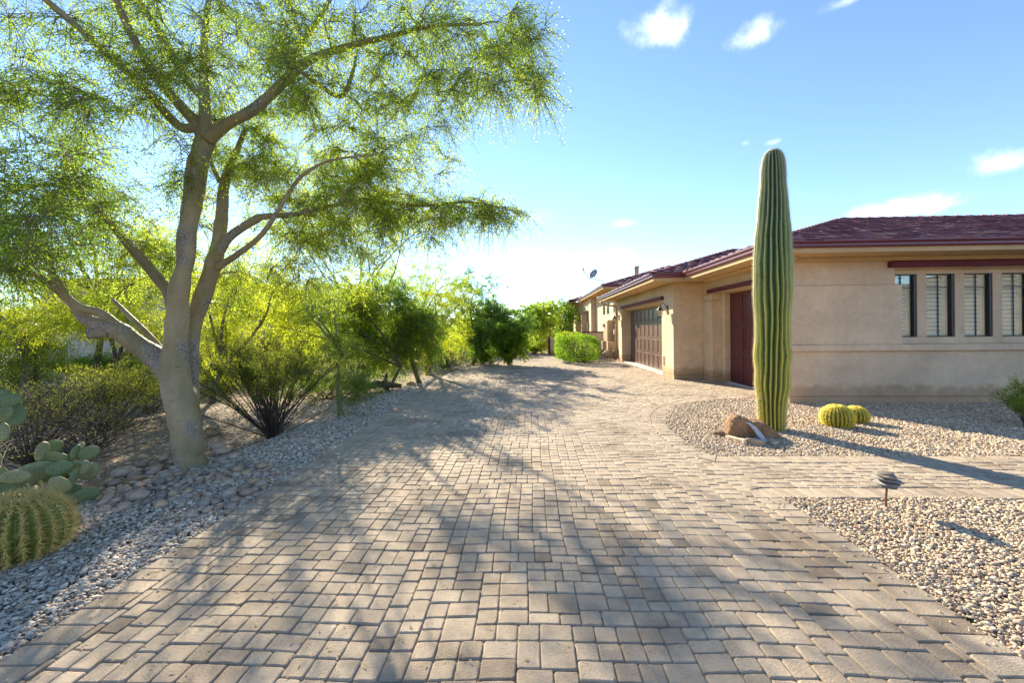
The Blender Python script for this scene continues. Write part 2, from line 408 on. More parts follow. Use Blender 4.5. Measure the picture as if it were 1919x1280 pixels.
# ---- far part of the house
wall((4.35, 4.6, YE, 24.0, -.1, 1.95), name='utility_wall')
wall((4.349, 4.6, YE, 20.7, 1.951, 2.3), name='utility_wall')
FX = 4.85
wall((FX, FX + .3, 22.8, 28.6, 0, 3.72)); wall((FX + .3, 14, 22.8, 23.1, 0, 3.72))
wall((FX - .35, FX + .3, 28.6, 29.6, 0, 3.72), name='pillar')
wall((FX + .5, FX + .8, 29.6, 35.5, 0, 3.72))
wall((FX - .6, FX + .4, 35.5, 41.5, 0, 3.72))
wall((FX - .38, FX - .05, 33.2, 33.7, 0, 2.9), name='pillar')
wall((FX - .3, FX + .5, 29.6, 35.5, 2.9, 3.72))
wn = MB().box(FX - .63, FX - .6, 37.6, 39.0, 1.7, 3.0).build('window', M['dark'], house)
MB().box(FX - .64, FX - .63, 37.7, 38.9, 1.8, 2.9).build('pane', M['glass'], wn)
for (ya, yb) in ((24.0, 24.6), (25.2, 25.8)):
    wn = MB().box(FX - .03, FX, ya, yb, 2.4, 3.1).build('window', M['dark'], house)
    MB().box(FX - .035, FX - .03, ya + .06, yb - .06, 2.46, 3.04).build('pane', M['glass'], wn)
MB().box(FX + 1.1, 14, 23.1, 41, 0, 3.7).build('blocking_core', S, house)  # unseen solid core of the far part, blocks light too

# ---- soffits, gutters
def soff(x0, x1, y0, y1, z): MB().box(x0, x1, y0, y1, z, z + .03).build('soffit', M['soffit'], house)
soff(4.30, XR + .5, 7.22, YF + .1, ZS); soff(4.30, XF + .1, YF + .1, 11.07, ZS + .001)
soff(3.47, XF + .1, 11.07, YC + .1, ZS + .002); soff(3.47, XW + .1, YC + .1, 19.42, ZS + .003); soff(XW + .1, 9, YE - .1, 19.42, ZS + .003)
soff(4.17, 14.6, 22.08, 22.9, 3.72); soff(4.17, FX + .9, 22.9, 33, 3.721); soff(3.5, FX + .9, 33, 43, 3.70)
wall((XF - .25, XF, YF - .28, 11.0, ZS - .05, ZS - .001), m=M['soffit'], name='soffit_step')
def gutter(p, q, out, z, hgt=.13):
    """K-profile gutter from p to q; out = outward direction"""
    p, q, o = Vector(p), Vector(q), Vector(out); prof = [(0, 0), (.07, 0), (.085, .03), (.085, .06), (.12, .10), (.12, hgt), (.105, hgt), (.105, hgt - .02), (.0, hgt - .02)]
    vs = [(e + o * a + Vector((0, 0, z + b))) for e in (p, q) for (a, b) in prof]; n = len(prof)
    MB().add(vs, [(i, (i + 1) % n, n + (i + 1) % n, n + i) for i in range(n)] + [tuple(range(n))[::-1], tuple(range(n, 2 * n))]).build('gutter', M['gutter'], house)
def fascia(x0, x1, y0, y1, z0, z1): MB().box(x0, x1, y0, y1, z0, z1).build('fascia', M['stucco_trim'], house)
gutter((4.23, 7.22, 0), (XR + .5, 7.22, 0), (0, -1, 0), 2.85); fascia(4.30, XR + .5, 7.19, 7.222, ZS - .01, 2.90)
gutter((4.30, 7.1, 0), (4.30, 11.07, 0), (-1, 0, 0), 2.851); fascia(4.27, 4.302, 7.19, 11.07, ZS - .012, 2.90)
gutter((3.40, 11.07, 0), (4.30, 11.07, 0), (0, -1, 0), 2.852); fascia(3.47, 4.3, 11.04, 11.072, ZS - .011, 2.90)
gutter((3.47, 10.95, 0), (3.47, 19.5, 0), (-1, 0, 0), 2.853); fascia(3.44, 3.472, 11.04, 19.42, ZS - .009, 2.90)
gutter((4.10, 22.08, 0), (14, 22.08, 0), (0, -1, 0), 3.79); fascia(4.17, 14, 22.05, 22.082, 3.70, 3.83)
gutter((4.17, 21.96, 0), (4.17, 33, 0), (-1, 0, 0), 3.791); fascia(4.14, 4.172, 22.05, 33, 3.702, 3.83)
gutter((3.5, 33, 0), (3.5, 43, 0), (-1, 0, 0), 3.77)

# ---- roofs: deck planes covered with tiles
roof = MB()
tiles = []                # (distance, verts(8), tint)
def slope(o, e, u, length, poly, ew=.29, ex=.30):
    """o eave origin, e along the eave, u up the slope (unit), poly in (e, u) coordinates"""
    o, e, u = Vector(o), Vector(e), Vector(u).normalized(); n = e.cross(u).normalized()
    if n.z < 0: n = -n
    roof.add([o + e * a + u * b for a, b in poly] + [o + e * a + u * b - n * .05 for a, b in poly],
             [tuple(range(len(poly)))] + [tuple(range(len(poly), 2 * len(poly)))[::-1]])
    pmx = max(b for a, b in poly); r = 0
    def inside(a, b):
        s = 0; k = len(poly)
        for i in range(k):
            (x0, y0), (x1, y1) = poly[i], poly[(i + 1) % k]
            if (y0 > b) != (y1 > b) and a < (x1 - x0) * (b - y0) / (y1 - y0) + x0: s += 1
        return s % 2 == 1
    while r * ex < pmx:
        b0 = r * ex - .03; off = (r % 2) * ew / 2; a = -ew + off - 2
        while a < length + 2:
            if inside(a + ew / 2, b0 + ex * .5):
                j = rnd.uniform(-.02, .02); t = .028 + rnd.uniform(-.004, .010)
                p0 = o + e * (a + .004) + u * (b0 + j); p1 = o + e * (a + ew - .004) + u * (b0 + j + rnd.uniform(-.006, .006))
                q0 = o + e * (a + .004) + u * (b0 + ex + .03); q1 = o + e * (a + ew - .004) + u * (b0 + ex + .03)
                vs = [p0 + n * .012, p1 + n * .012, q1 + n * .002, q0 + n * .002, p0 + n * (.012 + t), p1 + n * (.012 + t), q1 + n * .018, q0 + n * .018]
                tiles.append(((p0 - Vector((0, 0, H))).length, vs, rnd.random() ** 1.1))
            a += ew
        r += 1
s3 = math.sqrt(1 + 1 / 9); P3 = 1 / 3
def hip(x0, x1, y0, y1, z, west=True, south=True, north=False):
    hw = (y1 - y0) / 2; L_ = hw * s3
    if south: slope((x0, y0, z), (1, 0, 0), (0, 1, P3), x1 - x0, [(0, 0), (x1 - x0, 0), (x1 - x0, L_), (hw, L_)])
    if west: slope((x0, y1, z), (0, -1, 0), (1, 0, P3), y1 - y0, [(0, 0), (y1 - y0, 0), (hw, L_)])
    if north: slope((x1, y1, z), (-1, 0, 0), (0, -1, P3), x1 - x0, [(0, 0), (x1 - x0, 0), (x1 - x0 - hw, L_), (0, L_)])
    apex = Vector((x0 + hw, y0 + hw, z + hw * P3))
    return apex, Vector((x1, y0 + hw, z + hw * P3))
caps = []
def caprow(a, b):
    a, b = Vector(a), Vector(b); d = (b - a); k = int(d.length / .36); d.normalize(); s_ = d.cross(Vector((0, 0, 1))).normalized(); n = s_.cross(d).normalized()
    if n.z < 0: n = -n
    for i in range(k):
        p = a + d * (i * .36); q = p + d * .40; wd = .12
        for side in (1, -1):
            e_ = (s_ * side * wd - Vector((0, 0, .04)) )
            t = .03
            vs = [p + n * .035, p + e_ + n * .03, q + e_ + n * .005, q + n * .012, p + n * (.035 + t), p + e_ + n * (.03 + t), q + e_ + n * (.005 + t * .7), q + n * (.012 + t * .7)]
            tiles.append(((p - Vector((0, 0, H))).length, vs, rnd.random()))
for (x0, x1, y0, y1, z) in ((4.23, 17.6, 7.14, 17.54, 2.97), (3.40, 12, 11.0, 19.5, 2.972), (4.10, 14.6, 22.0, 33.0, 3.90), (3.42, 14.6, 33.02, 43, 3.88)):
    ap, en = hip(x0, x1, y0, y1, z)
    caprow((x0, y0, z), ap); caprow((x0, y1, z), ap); caprow(ap, en)
rf = roof.build('roof', M['tile'], house)
tiles.sort(key=lambda t: t[0]); TF = [(3, 2, 1, 0), (4, 5, 6, 7), (0, 1, 5, 4), (1, 2, 6, 5), (2, 3, 7, 6), (3, 0, 4, 7)]
for d_, vs, t in tiles[:300]: mesh_np('roof_tile', [tuple(v) for v in vs], TF, M['tile'], rf, [t] * 6)
V_ = np.array([[tuple(v) for v in vs] for _, vs, _ in tiles[300:]]).reshape(-1, 3)
F_ = (np.arange(len(tiles) - 300)[:, None, None] * 8 + np.array(TF)[None]).reshape(-1, 4)
o = mesh_np('roof_tile', V_, F_, M['tile'], rf, np.repeat([t for _, _, t in tiles[300:]], 6)); o['kind'] = 'stuff'

# vent pipe, downspouts
MB().lathe((8.05, 29.7, 4.6), [(.16, 0), (.16, 1.35), (.2, 1.36), (.2, 1.48), (.17, 1.5)], 10).build('vent_pipe', M['tanmetal'], house)
def spout(x, y, zt_, xw): MB().tube([(x, y, zt_), (x, y, zt_ - .18), (x + .08, y, zt_ - .26), (xw - .08, y, zt_ - .34), (xw - .05, y, zt_ - .42), (xw - .05, y, .1)], .045, 6).build('downspout', M['stucco_trim'], house)
spout(3.45, 18.75, 2.87, XW); spout(4.05, 31.5, 3.8, FX - .2)

# ---- things on the wall
def lantern(x, y, z, label):
    t = empty('wall_lantern', (x, y, z), label, 'lantern')
    MB().obox((x - .012, y, z), (.012, 0, 0), (0, .05, 0), (0, 0, .13)).build('back_plate', M['blackmetal'], t, .003)
    MB().tube([(x - .02, y, z + .02), (x - .07, y, z + .14), (x - .14, y, z + .21), (x - .21, y, z + .19), (x - .235, y, z + .11)], .010, 6).tube([(x - .02, y, z - .05), (x - .08, y, z - .02), (x - .16, y, z - .03)], .008, 6).build('arm', M['blackmetal'], t)
    c = (x - .235, y, z)
    MB().lathe(c, [(.012, .12), (.02, .10), (.03, .085), (.085, .02), (.10, .0), (.10, -.012)], 8, sm=False).build('cap', M['blackmetal'], t)
    MB().lathe(c, [(.082, -.012), (.062, -.20)], 8, sm=False).build('lamp_glass', M['lampglass'], t)
    g = MB().lathe(c, [(.070, -.20), (.070, -.215), (.04, -.235), (.012, -.25)], 8, sm=False)
    for k in range(8):
        a = 2 * math.pi * k / 8; g.tube([(c[0] + .086 * math.cos(a), c[1] + .086 * math.sin(a), z - .012), (c[0] + .066 * math.cos(a), c[1] + .066 * math.sin(a), z - .205)], .005, 4)
    g.build('cage', M['blackmetal'], t)
lantern(XW - .0, 12.05, 2.02, 'nearer black wall lantern, beside the corner end of the wide garage door')
lantern(XW - .0, 18.35, 1.98, 'farther black wall lantern, between the wide garage door and the downspout')

def boxes(name, loc, label, cat, parts):
    t = empty(name, loc, label, cat)
    for nm, mt, b in parts: b.build(nm, mt, t, .006)
    return t
ux = 4.35
boxes('meter_cabinet', (ux - .2, 20.9, .9), 'tall tan electric meter cabinet on the sunlit wall behind the clipped hedge', 'meter box', [
    ('cabinet', M['tanmetal'], MB().box(ux - .32, ux, 20.3, 21.5, .85, 1.93)),
    ('door', M['tanmetal'], MB().box(ux - .335, ux - .321, 20.36, 20.9, .9, 1.88)),
    ('meter_dial', M['lampglass'], MB().tube([(ux - .32, 21.2, 1.68), (ux - .42, 21.2, 1.68)], .10, 12)),
    ('conduit', M['tanmetal'], MB().tube([(ux - .12, 20.6, .85), (ux - .12, 20.6, 0)], .04, 6).tube([(ux - .12, 21.1, .85), (ux - .12, 21.1, 0)], .05, 6))])
boxes('junction_box', (ux - .1, 19.8, 1.3), 'small tan junction box on a conduit between meter cabinet and downspout', 'junction box', [
    ('box', M['tanmetal'], MB().box(ux - .12, ux, 19.72, 19.95, 1.2, 1.45)), ('conduit', M['tanmetal'], MB().tube([(ux - .06, 19.83, 1.2), (ux - .06, 19.83, 0)], .022, 6))])
boxes('gas_meter', (ux - .3, 19.3, 0), 'tan gas meter with round regulator low on the wall by the garage', 'gas meter', [
    ('meter_body', M['tanmetal'], MB().box(ux - .55, ux - .25, 19.15, 19.5, .45, .85)),
    ('regulator', M['tanmetal'], MB().tube([(ux - .62, 19.0, .3), (ux - .55, 19.05, .3)], .13, 12)),
    ('pipe', M['tanmetal'], MB().tube([(ux - .3, 19.15, .6), (ux - .4, 19.0, .6), (ux - .4, 18.95, .3), (ux - .4, 18.95, 0)], .025, 6).tube([(ux - .4, 19.5, .5), (ux - .4, 19.65, .5), (ux - .4, 19.65, 0)], .03, 6))])
boxes('utility_pedestal', (ux - .3, 20.6, 0), 'short tan utility box on pipes below the meter cabinet', 'utility box', [
    ('box', M['tanmetal'], MB().box(ux - .55, ux - .22, 20.5, 20.85, .4, .85)),
    ('pipe', M['tanmetal'], MB().tube([(ux - .4, 20.6, .4), (ux - .4, 20.6, 0)], .04, 6).tube([(ux - .6, 20.2, .2), (ux - .4, 20.2, .42), (ux - .2, 20.2, .2)], .05, 6))])
# satellite dish on the far roof
dp = Vector((4.55, 23.6, 4.08)); 
t = empty('satellite_dish', dp, 'white satellite dish on the far roof edge', 'satellite dish')
dc = PY(1112, 513, 23.6)
MB().tube([dp, dp + Vector((-.2, 0, .25)), Vector((dc.x + .10, 23.6, dc.z - .32)), Vector((dc.x + .08, 23.6, dc.z - .1))], .025, 6).build('mast', M['greymetal'], t)
n_ = Vector((-.62, -.62, .48)).normalized(); a_ = n_.cross(Vector((0, 0, 1))).normalized(); b_ = n_.cross(a_)
q = MB(); vs = []; N_ = 20
for (r, hh) in ((.02, -.06), (.11, -.045), (.21, -.01), (.27, .015), (.27, .03), (.02, -.045)):
    vs += [dc + n_ * hh + a_ * (r * math.cos(2 * math.pi * i / N_)) + b_ * (r * 1.12 * math.sin(2 * math.pi * i / N_)) for i in range(N_)]
q.add(vs, [(j * N_ + i, j * N_ + (i + 1) % N_, (j + 1) * N_ + (i + 1) % N_, (j + 1) * N_ + i) for j in range(5) for i in range(N_)], 0, True).build('reflector', M['dish'], t)
e1 = PY(1104, 521, 23.4); e2 = PY(1092, 506, 23.0)
MB().tube([dc + Vector((0, 0, -.3)), e1, e2], .022, 6).build('feed_arm', M['greymetal'], t)
MB().tube([e2, e2 + Vector((.06, 0, .12))], .05, 8).build('feed_horn', M['greymetal'], t)

# low wall, gate post, stones by the hedge
lw = empty('garden_wall', (2.6, 22.6, 0), 'low tan stucco garden wall with darker cap behind the clipped hedge', 'garden wall')
pA = PY(1046, 640, 22.5).x
MB().box(pA, 4.85, 22.5, 22.75, 0, 1.28).build('wall', S, lw, .01)
MB().box(pA + .35, 4.84, 22.47, 22.78, 1.28, 1.34).build('cap', M['beam'], lw)
MB().box(pA - .42, pA - .002, 22.55, 22.85, 0, 1.02).build('pier', S, lw, .01)
gp = empty('gate', (pA - .5, 22.9, 0), 'narrow maroon metal gate edge at the end of the low garden wall', 'gate')
MB().box(pA - .50, pA - .44, 22.6, 22.66, 0, 1.05).box(pA - .50, pA - .44, 23.9, 23.96, 0, 1.05).build('post', M['beam'], gp)
g = MB()
for k in range(10): g.box(pA - .48, pA - .46, 22.72 + k * .12, 22.74 + k * .12, .08, 1.0)
g.box(pA - .485, pA - .455, 22.66, 23.9, .1, .14).box(pA - .485, pA - .455, 22.66, 23.9, .95, .99).build('bars', M['beam'], gp)
# ================================================================== ground, driveway, gravel
def mat_ground():
    m, nt, b = newmat('desert_soil')
    c = ramp(nt, texnoise(nt, .35, 8, .65), [(.3, (.20, .145, .095)), (.5, (.30, .225, .15)), (.7, (.38, .30, .21))])
    c = mixc(nt, c, ramp(nt, texnoise(nt, 28, 6, .75), [(.33, (.45, .40, .36)), (.5, (1, 1, 1)), (.68, (1.3, 1.25, 1.15))]), 1, 'MULTIPLY')
    nt.links.new(c, b.inputs['Base Color']); b.inputs['Roughness'].default_value = .95
    bump(nt, b, texnoise(nt, 22, 9, .75), .9, .05); return m
M['soil'] = mat_ground()
M['jointsand'] = simple('joint_sand', (.29, .225, .155), .95, .25, 30, .6, 120)
M['bedding'] = simple('gravel_fines', (.27, .215, .16), .95, .4, 40, .6, 120)

driveL = [(-2.25, -2.5), tuple(PZ(0, 1237).xy), tuple(PZ(420, 970).xy), tuple(PZ(640, 828).xy), tuple(PZ(830, 705).xy), tuple(PZ(862, 692).xy), tuple(PZ(905, 682).xy), tuple(PZ(960, 675).xy), tuple(PZ(1012, 671).xy)]
far = [tuple(PZ(1008, 662).xy), tuple(PZ(1012, 656).xy), tuple(PZ(1036, 657).xy), tuple(PZ(1046, 666).xy), tuple(PZ(1058, 675).xy), tuple(PZ(1100, 681).xy), (3.5, 18.4), (4.2, 18.4)]
right = [(4.2, 11.6), (5.0, 11.6), (5.42, 11.0), (5.42, 8.57), (5.0, 8.57)]
bed = [tuple(PZ(x, y).xy) for x, y in ((1420, 745), (1340, 748), (1290, 755), (1258, 766), (1246, 779), (1250, 796), (1268, 815), (1298, 836), (1340, 855))]
bed.insert(0, (4.98, 8.56))
walk_top = [(9.5, PZ(1919, 852).y)]; walk_bot = [(9.5, PZ(1919, 928).y), tuple(PZ(1465, 933).xy)]
rightedge = [tuple(PZ(1700, 1084).xy), tuple(PZ(1919, 1235).xy), (2.15, -2.5)]
poly = driveL + far + right + bed + walk_top + walk_bot + rightedge
nL, nF, nR, nB = len(driveL), len(far), len(right), len(bed)
P_ = np.array(poly)
is_border = [True] * (nL - 1) + [False] * (nF + 1) + [False] * (nR - 1) + [False] + [True] * nB + [False] + [True] * 3 + [False]
is_border = (is_border + [False] * len(poly))[:len(poly)]
# recompute border flags by meaning of the segment start point
def seg_border(i):
    a = poly[i]; j = (i + 1) % len(poly); b = poly[j]
    if i < nL - 1: return True
    k0 = nL + nF + nR
    if k0 <= i < len(poly) - 1 and not (a[0] > 9 and b[0] > 9): return True
    return False
SB = [seg_border(i) for i in range(len(poly))]
def in_poly(x, y, P=None):
    P = P_ if P is None else P; x = np.asarray(x, float); y = np.asarray(y, float); s = np.zeros(x.shape, bool); k = len(P)
    for i in range(k):
        x0, y0 = P[i]; x1, y1 = P[(i + 1) % k]
        with np.errstate(divide='ignore', invalid='ignore'):
            c = ((y0 > y) != (y1 > y)) & (x < (x1 - x0) * (y - y0) / (y1 - y0 + 1e-12) + x0)
        s ^= c
    return s
ccw = sum(P_[i][0] * P_[(i + 1) % len(P_)][1] - P_[(i + 1) % len(P_)][0] * P_[i][1] for i in range(len(P_))) > 0

# natural ground: one sheet to the horizon, gently uneven away from the drive
xs = np.concatenate([[-600, -250, -120, -60], np.arange(-34, 20, .5), [40, 90, 250, 600]])
ys = np.concatenate([[-300, -80, -20], np.arange(-4, 44, .5), [60, 100, 200, 500, 1200]])
gx, gy = np.meshgrid(xs, ys)
def ground_h(x, y):
    x = np.asarray(x, float); y = np.asarray(y, float)
    d = np.clip((-3.6 - x) / 4, 0, 1)
    h = -.045 + d * (.06 * np.sin(x * .7 + 1) * np.cos(y * .55) + .05 * np.sin(x * 1.7 + y * 1.3) + .04)
    return h
gz = ground_h(gx, gy)
nxx, nyy = len(xs), len(ys)
V_ = np.stack([gx, gy, gz], -1).reshape(-1, 3); ii = np.arange(nxx * nyy).reshape(nyy, nxx)
F_ = np.stack([ii[:-1, :-1], ii[:-1, 1:], ii[1:, 1:], ii[1:, :-1]], -1).reshape(-1, 4)
o = mesh_np('ground', V_, F_, M['soil'], smooth=True); tag(o, kind='structure')

# hills behind the viewer, seen only in the window panes
xs_ = np.linspace(-260, 320, 60); ys_ = np.linspace(-330, -70, 24); hx, hy = np.meshgrid(xs_, ys_)
hz = np.array([[max(-2, 30 * math.sin(math.pi * (b + 330) / 260 * .8 + .35) * (.65 + .6 * mn.noise(Vector((a * .012, b * .012, 2)))) + 5 * mn.noise(Vector((a * .05, b * .05, 7)))) for a in xs_] for b in ys_])
hz[-1] = -2; ii = np.arange(60 * 24).reshape(24, 60)
o = mesh_np('hills', np.stack([hx, hy, hz], -1).reshape(-1, 3), np.stack([ii[:-1, :-1], ii[:-1, 1:], ii[1:, 1:], ii[1:, :-1]], -1).reshape(-1, 4), M['soil'], smooth=True); tag(o, kind='structure')

# driveway sand bed
drive = empty('driveway', (1, 6, -.02), kind='structure')
gxs = np.arange(-3, 9.6, .1); gys = np.arange(-2.5, 29.5, .1); gx, gy = np.meshgrid(gxs, gys); ins = in_poly(gx, gy)
cell = ins[:-1, :-1] & ins[1:, :-1] & ins[:-1, 1:] & ins[1:, 1:]; ii = np.arange(gx.size).reshape(gx.shape)
F_ = np.stack([ii[:-1, :-1], ii[:-1, 1:], ii[1:, 1:], ii[1:, :-1]], -1)[cell]; uq, inv = np.unique(F_, return_inverse=True)
V_ = np.stack([gx.ravel(), gy.ravel(), np.full(gx.size, -.0095)], -1)[uq]
mesh_np('sand_bed', V_, inv.reshape(F_.shape), M['jointsand'], drive)

# ---- pavers
BW = .215
inner = []
def clip(pts, a, n, off):
    """keep the part of pts where (p - a).n >= off"""
    out = []; k = len(pts)
    for i in range(k):
        p, q = pts[i], pts[(i + 1) % k]
        dp = (p[0] - a[0]) * n[0] + (p[1] - a[1]) * n[1] - off; dq = (q[0] - a[0]) * n[0] + (q[1] - a[1]) * n[1] - off
        if dp >= 0: out.append(p)
        if (dp >= 0) != (dq >= 0):
            t = dp / (dp - dq); out.append((p[0] + (q[0] - p[0]) * t, p[1] + (q[1] - p[1]) * t))
    return out
segs = []
for i in range(len(poly)):
    if not SB[i]: continue
    a = Vector(poly[i]); b = Vector(poly[(i + 1) % len(poly)]); d = (b - a).normalized(); n = Vector((-d.y, d.x))
    if not ccw: n = -n
    segs.append((a, b, d, n, (b - a).length))
pav = []        # (outline points, kind)
# field: skyline packing in units
U = .0525
X0, X1, Y1m = -2.9, 9.3, 24.5
def pack(x0, wcells, y0, ylen):
    sky_ = [0] * wcells; cells = []
    while True:
        h = min(sky_); i = sky_.index(h)
        if h * U > ylen: break
        j = i
        while j < wcells and sky_[j] == h: j += 1
        wd = j - i
        r = rnd.random()
        opts = [2, 3] if rnd.random() < .74 else [3, 2]
        tw = next((t for t in opts if t <= wd and wd - t != 1), wd)
        if tw not in (2, 3): tw = wd
        L_ = sky_[i - 1] if i else 999; Rr = sky_[i + tw] if i + tw < wcells else 999
        if r < .10: th = 3 if tw == 2 else 1.5
        elif tw == 3: th = 2 if rnd.random() < .88 else 3
        else: th = 2 if rnd.random() < .92 else (3 if rnd.random() < .5 else 1.5)
        # follow a neighbour's level when close, so that courses line up
        for nb in (L_, Rr):
            if nb != 999 and 1.5 <= nb - h <= 3 and rnd.random() < .6: th = nb - h
        cells.append((x0 + i * U, y0 + h * U, tw * U, th * U))
        for k in range(i, i + tw): sky_[k] = h + th
    return cells
cells = pack(X0, int((X1 - X0) / U), .75, Y1m)
for (x, y, wd, dp) in cells:
    cx, cy = x + wd / 2, y + dp / 2
    if cx > 4.25 and cy > 11.6: continue
    if cx > 5.5 and cy > 5.2: continue
    if cx > 2.6 and cy < 3.0: continue
    inner.append((x, y, wd, dp))
A_ = np.array(inner); ok = np.zeros(len(A_), bool)
for du in (.1, .9):
    for dv in (.1, .9): ok |= in_poly(A_[:, 0] + A_[:, 2] * du, A_[:, 1] + A_[:, 3] * dv)
for (x, y, wd, dp) in A_[ok]:
    g = .0016
    # slow sideways drift of the courses keeps the joints from being ruler straight
    pts = [(x + g, y + g), (x + wd - g, y + g), (x + wd - g, y + dp - g), (x + g, y + dp - g)]
    pts = [(px + .012 * math.sin(py * 1.1 + 1) + .006 * math.sin(py * 3.7), py + .014 * math.sin(px * 1.6) + .007 * math.sin(px * 5.1 + 2)) for px, py in pts]
    cx, cy = x + wd / 2, y + dp / 2
    for (a, b, d, n, L_) in segs:
        rx, ry = cx - a.x, cy - a.y; al = rx * d.x + ry * d.y; ds = rx * n.x + ry * n.y
        if abs(ds) > BW + .3 or not -.35 < al < L_ + .35: continue
        if 0 <= al <= L_: pts = clip(pts, a, n, BW + .004)
        else:
            e_ = a if al < 0 else b; v_ = Vector((cx - e_.x, cy - e_.y))
            if v_.length > 1e-4 and ds > 0: pts = clip(pts, e_, v_.normalized(), BW + .004)
        if len(pts) < 3: break
    if len(pts) < 3: continue
    ar = abs(sum(pts[i][0] * pts[(i + 1) % len(pts)][1] - pts[(i + 1) % len(pts)][0] * pts[i][1] for i in range(len(pts)))) / 2
    if ar < .0022: continue
    if not in_poly(np.array([sum(p[0] for p in pts) / len(pts)]), np.array([sum(p[1] for p in pts) / len(pts)]))[0]: continue
    pav.append(pts)
# border course, laid square to the edge
k = 0
chains = []; cur = []; CORNER = next(i for i, q in enumerate(poly) if q == walk_bot[1])
for i in range(len(poly)):
    if SB[i]:
        if not cur: cur = [Vector(poly[i])]
        cur.append(Vector(poly[(i + 1) % len(poly)]))
        if i == CORNER - 1:
            dd_ = (cur[-1] - cur[-2]).normalized(); cur[-1] = cur[-1] + dd_ * BW; chains.append(cur); cur = []
    elif cur: chains.append(cur); cur = []
if cur: chains.append(cur)
for ch in chains:
    # arc-length walk with mitred normals
    seg_l = [(ch[i + 1] - ch[i]).length for i in range(len(ch) - 1)]; tot = sum(seg_l)
    def at(s):
        s = max(0, min(tot - 1e-6, s)); i = 0
        while i < len(seg_l) - 1 and s > seg_l[i]: s -= seg_l[i]; i += 1
        return ch[i] + (ch[i + 1] - ch[i]) * (s / seg_l[i]), i
    def nrm(s):
        d = (at(s + .12)[0] - at(s - .12)[0]); d.normalize(); n = Vector((-d.y, d.x)); return n if ccw else -n
    s = 0
    while s < tot - .03:
        wdt = .118 * rnd.uniform(.96, 1.04); e = min(s + wdt, tot)
        p0, p1 = at(s + .002)[0], at(e - .002)[0]; n0, n1 = nrm(s), nrm(e)
        if p0.y > .3 or p1.y > .3: pav.append([tuple(p0), tuple(p1), tuple(p1 + n1 * BW), tuple(p0 + n0 * BW)])
        s = e
# build the stones: rounded outline, pillowed top
def stone(pts, rs):
    a = sum(pts[i][0] * pts[(i + 1) % len(pts)][1] - pts[(i + 1) % len(pts)][0] * pts[i][1] for i in range(len(pts))) / 2
    if a < 0: pts = pts[::-1]
    # resample to 12 points with cut corners
    k = len(pts); out = []
    cc = .011
    for i in range(k):
        p = Vector(pts[i]); q = Vector(pts[i - 1]); r = Vector(pts[(i + 1) % k])
        lq = (q - p).length; lr = (r - p).length; c = min(cc * rs.uniform(.6, 1.5), lq * .3, lr * .3)
        out.append(p + (q - p).normalized() * c); out.append(p + ((q - p).normalized() + (r - p).normalized()) * c * .28); out.append(p + (r - p).normalized() * c)
        if lr > .07: out.append((p + r) / 2 + Vector((rs.uniform(-.002, .002), rs.uniform(-.002, .002))))
    c = sum((p for p in out), Vector((0, 0))) / len(out)
    z = rs.uniform(-.003, .003); tx, ty = rs.uniform(-.026, .026), rs.uniform(-.018, .018)
    n = len(out); vs = []
    def ringp(inset, h):
        for p in out:
            v = c - p; L_ = v.length; w_ = p + v * (inset / max(L_, .01)); vs.append((w_.x, w_.y, h + z + (w_.x - c.x) * tx + (w_.y - c.y) * ty))
    ringp(0, -.05); ringp(0, -.0085); ringp(.0028, -.0028); ringp(.009, 0)
    vs.append((c.x, c.y, z))
    tris = []
    for j in range(3):
        for i in range(n):
            a_, b_, c_, d_ = j * n + i, j * n + (i + 1) % n, (j + 1) * n + (i + 1) % n, (j + 1) * n + i
            tris += [(a_, b_, c_), (a_, c_, d_)]
    for i in range(n): tris.append((3 * n + i, 3 * n + (i + 1) % n, 4 * n))
    return vs, tris
def stone_low(pts, rs):
    a = sum(pts[i][0] * pts[(i + 1) % len(pts)][1] - pts[(i + 1) % len(pts)][0] * pts[i][1] for i in range(len(pts))) / 2
    if a < 0: pts = pts[::-1]
    k = len(pts); c = Vector((sum(p[0] for p in pts) / k, sum(p[1] for p in pts) / k)); z = rs.uniform(-.003, .003); vs = []
    tx, ty = rs.uniform(-.02, .02), rs.uniform(-.02, .02)
    for (ins, h) in ((0, -.04), (.0015, -.007), (.010, 0)):
        for p in pts:
            v = c - Vector(p); w_ = Vector(p) + v.normalized() * ins; vs.append((w_.x, w_.y, h + z + (w_.x - c.x) * tx + (w_.y - c.y) * ty))
    tris = []
    for j in range(2):
        for i in range(k):
            a_, b_, c_, d_ = j * k + i, j * k + (i + 1) % k, (j + 1) * k + (i + 1) % k, (j + 1) * k + i
            tris += [(a_, b_, c_), (a_, c_, d_)]
    for i in range(1, k - 1): tris.append((2 * k, 2 * k + i, 2 * k + i + 1))
    return vs, tris
def cen(pts): return (sum(p[0] for p in pts) / len(pts), sum(p[1] for p in pts) / len(pts))
def dist(pts):
    c = cen(pts); u = PXY(c[0], c[1], 0)
    vis = 0 if (u and -20 < u[0] < 1940 and u[1] < 1290) else 100
    return vis + math.hypot(c[0], c[1])
CRI = CR.inverted()
def PXY(x, y, z):
    v = CRI @ Vector((x, y, z - H))
    if v.z > -.05: return None
    return (CX + F * v.x / -v.z, CY - F * v.y / -v.z)
pav.sort(key=dist)
rs = random.Random(3); VV = []; FF = []; TT = []; SS = []; nb = 0
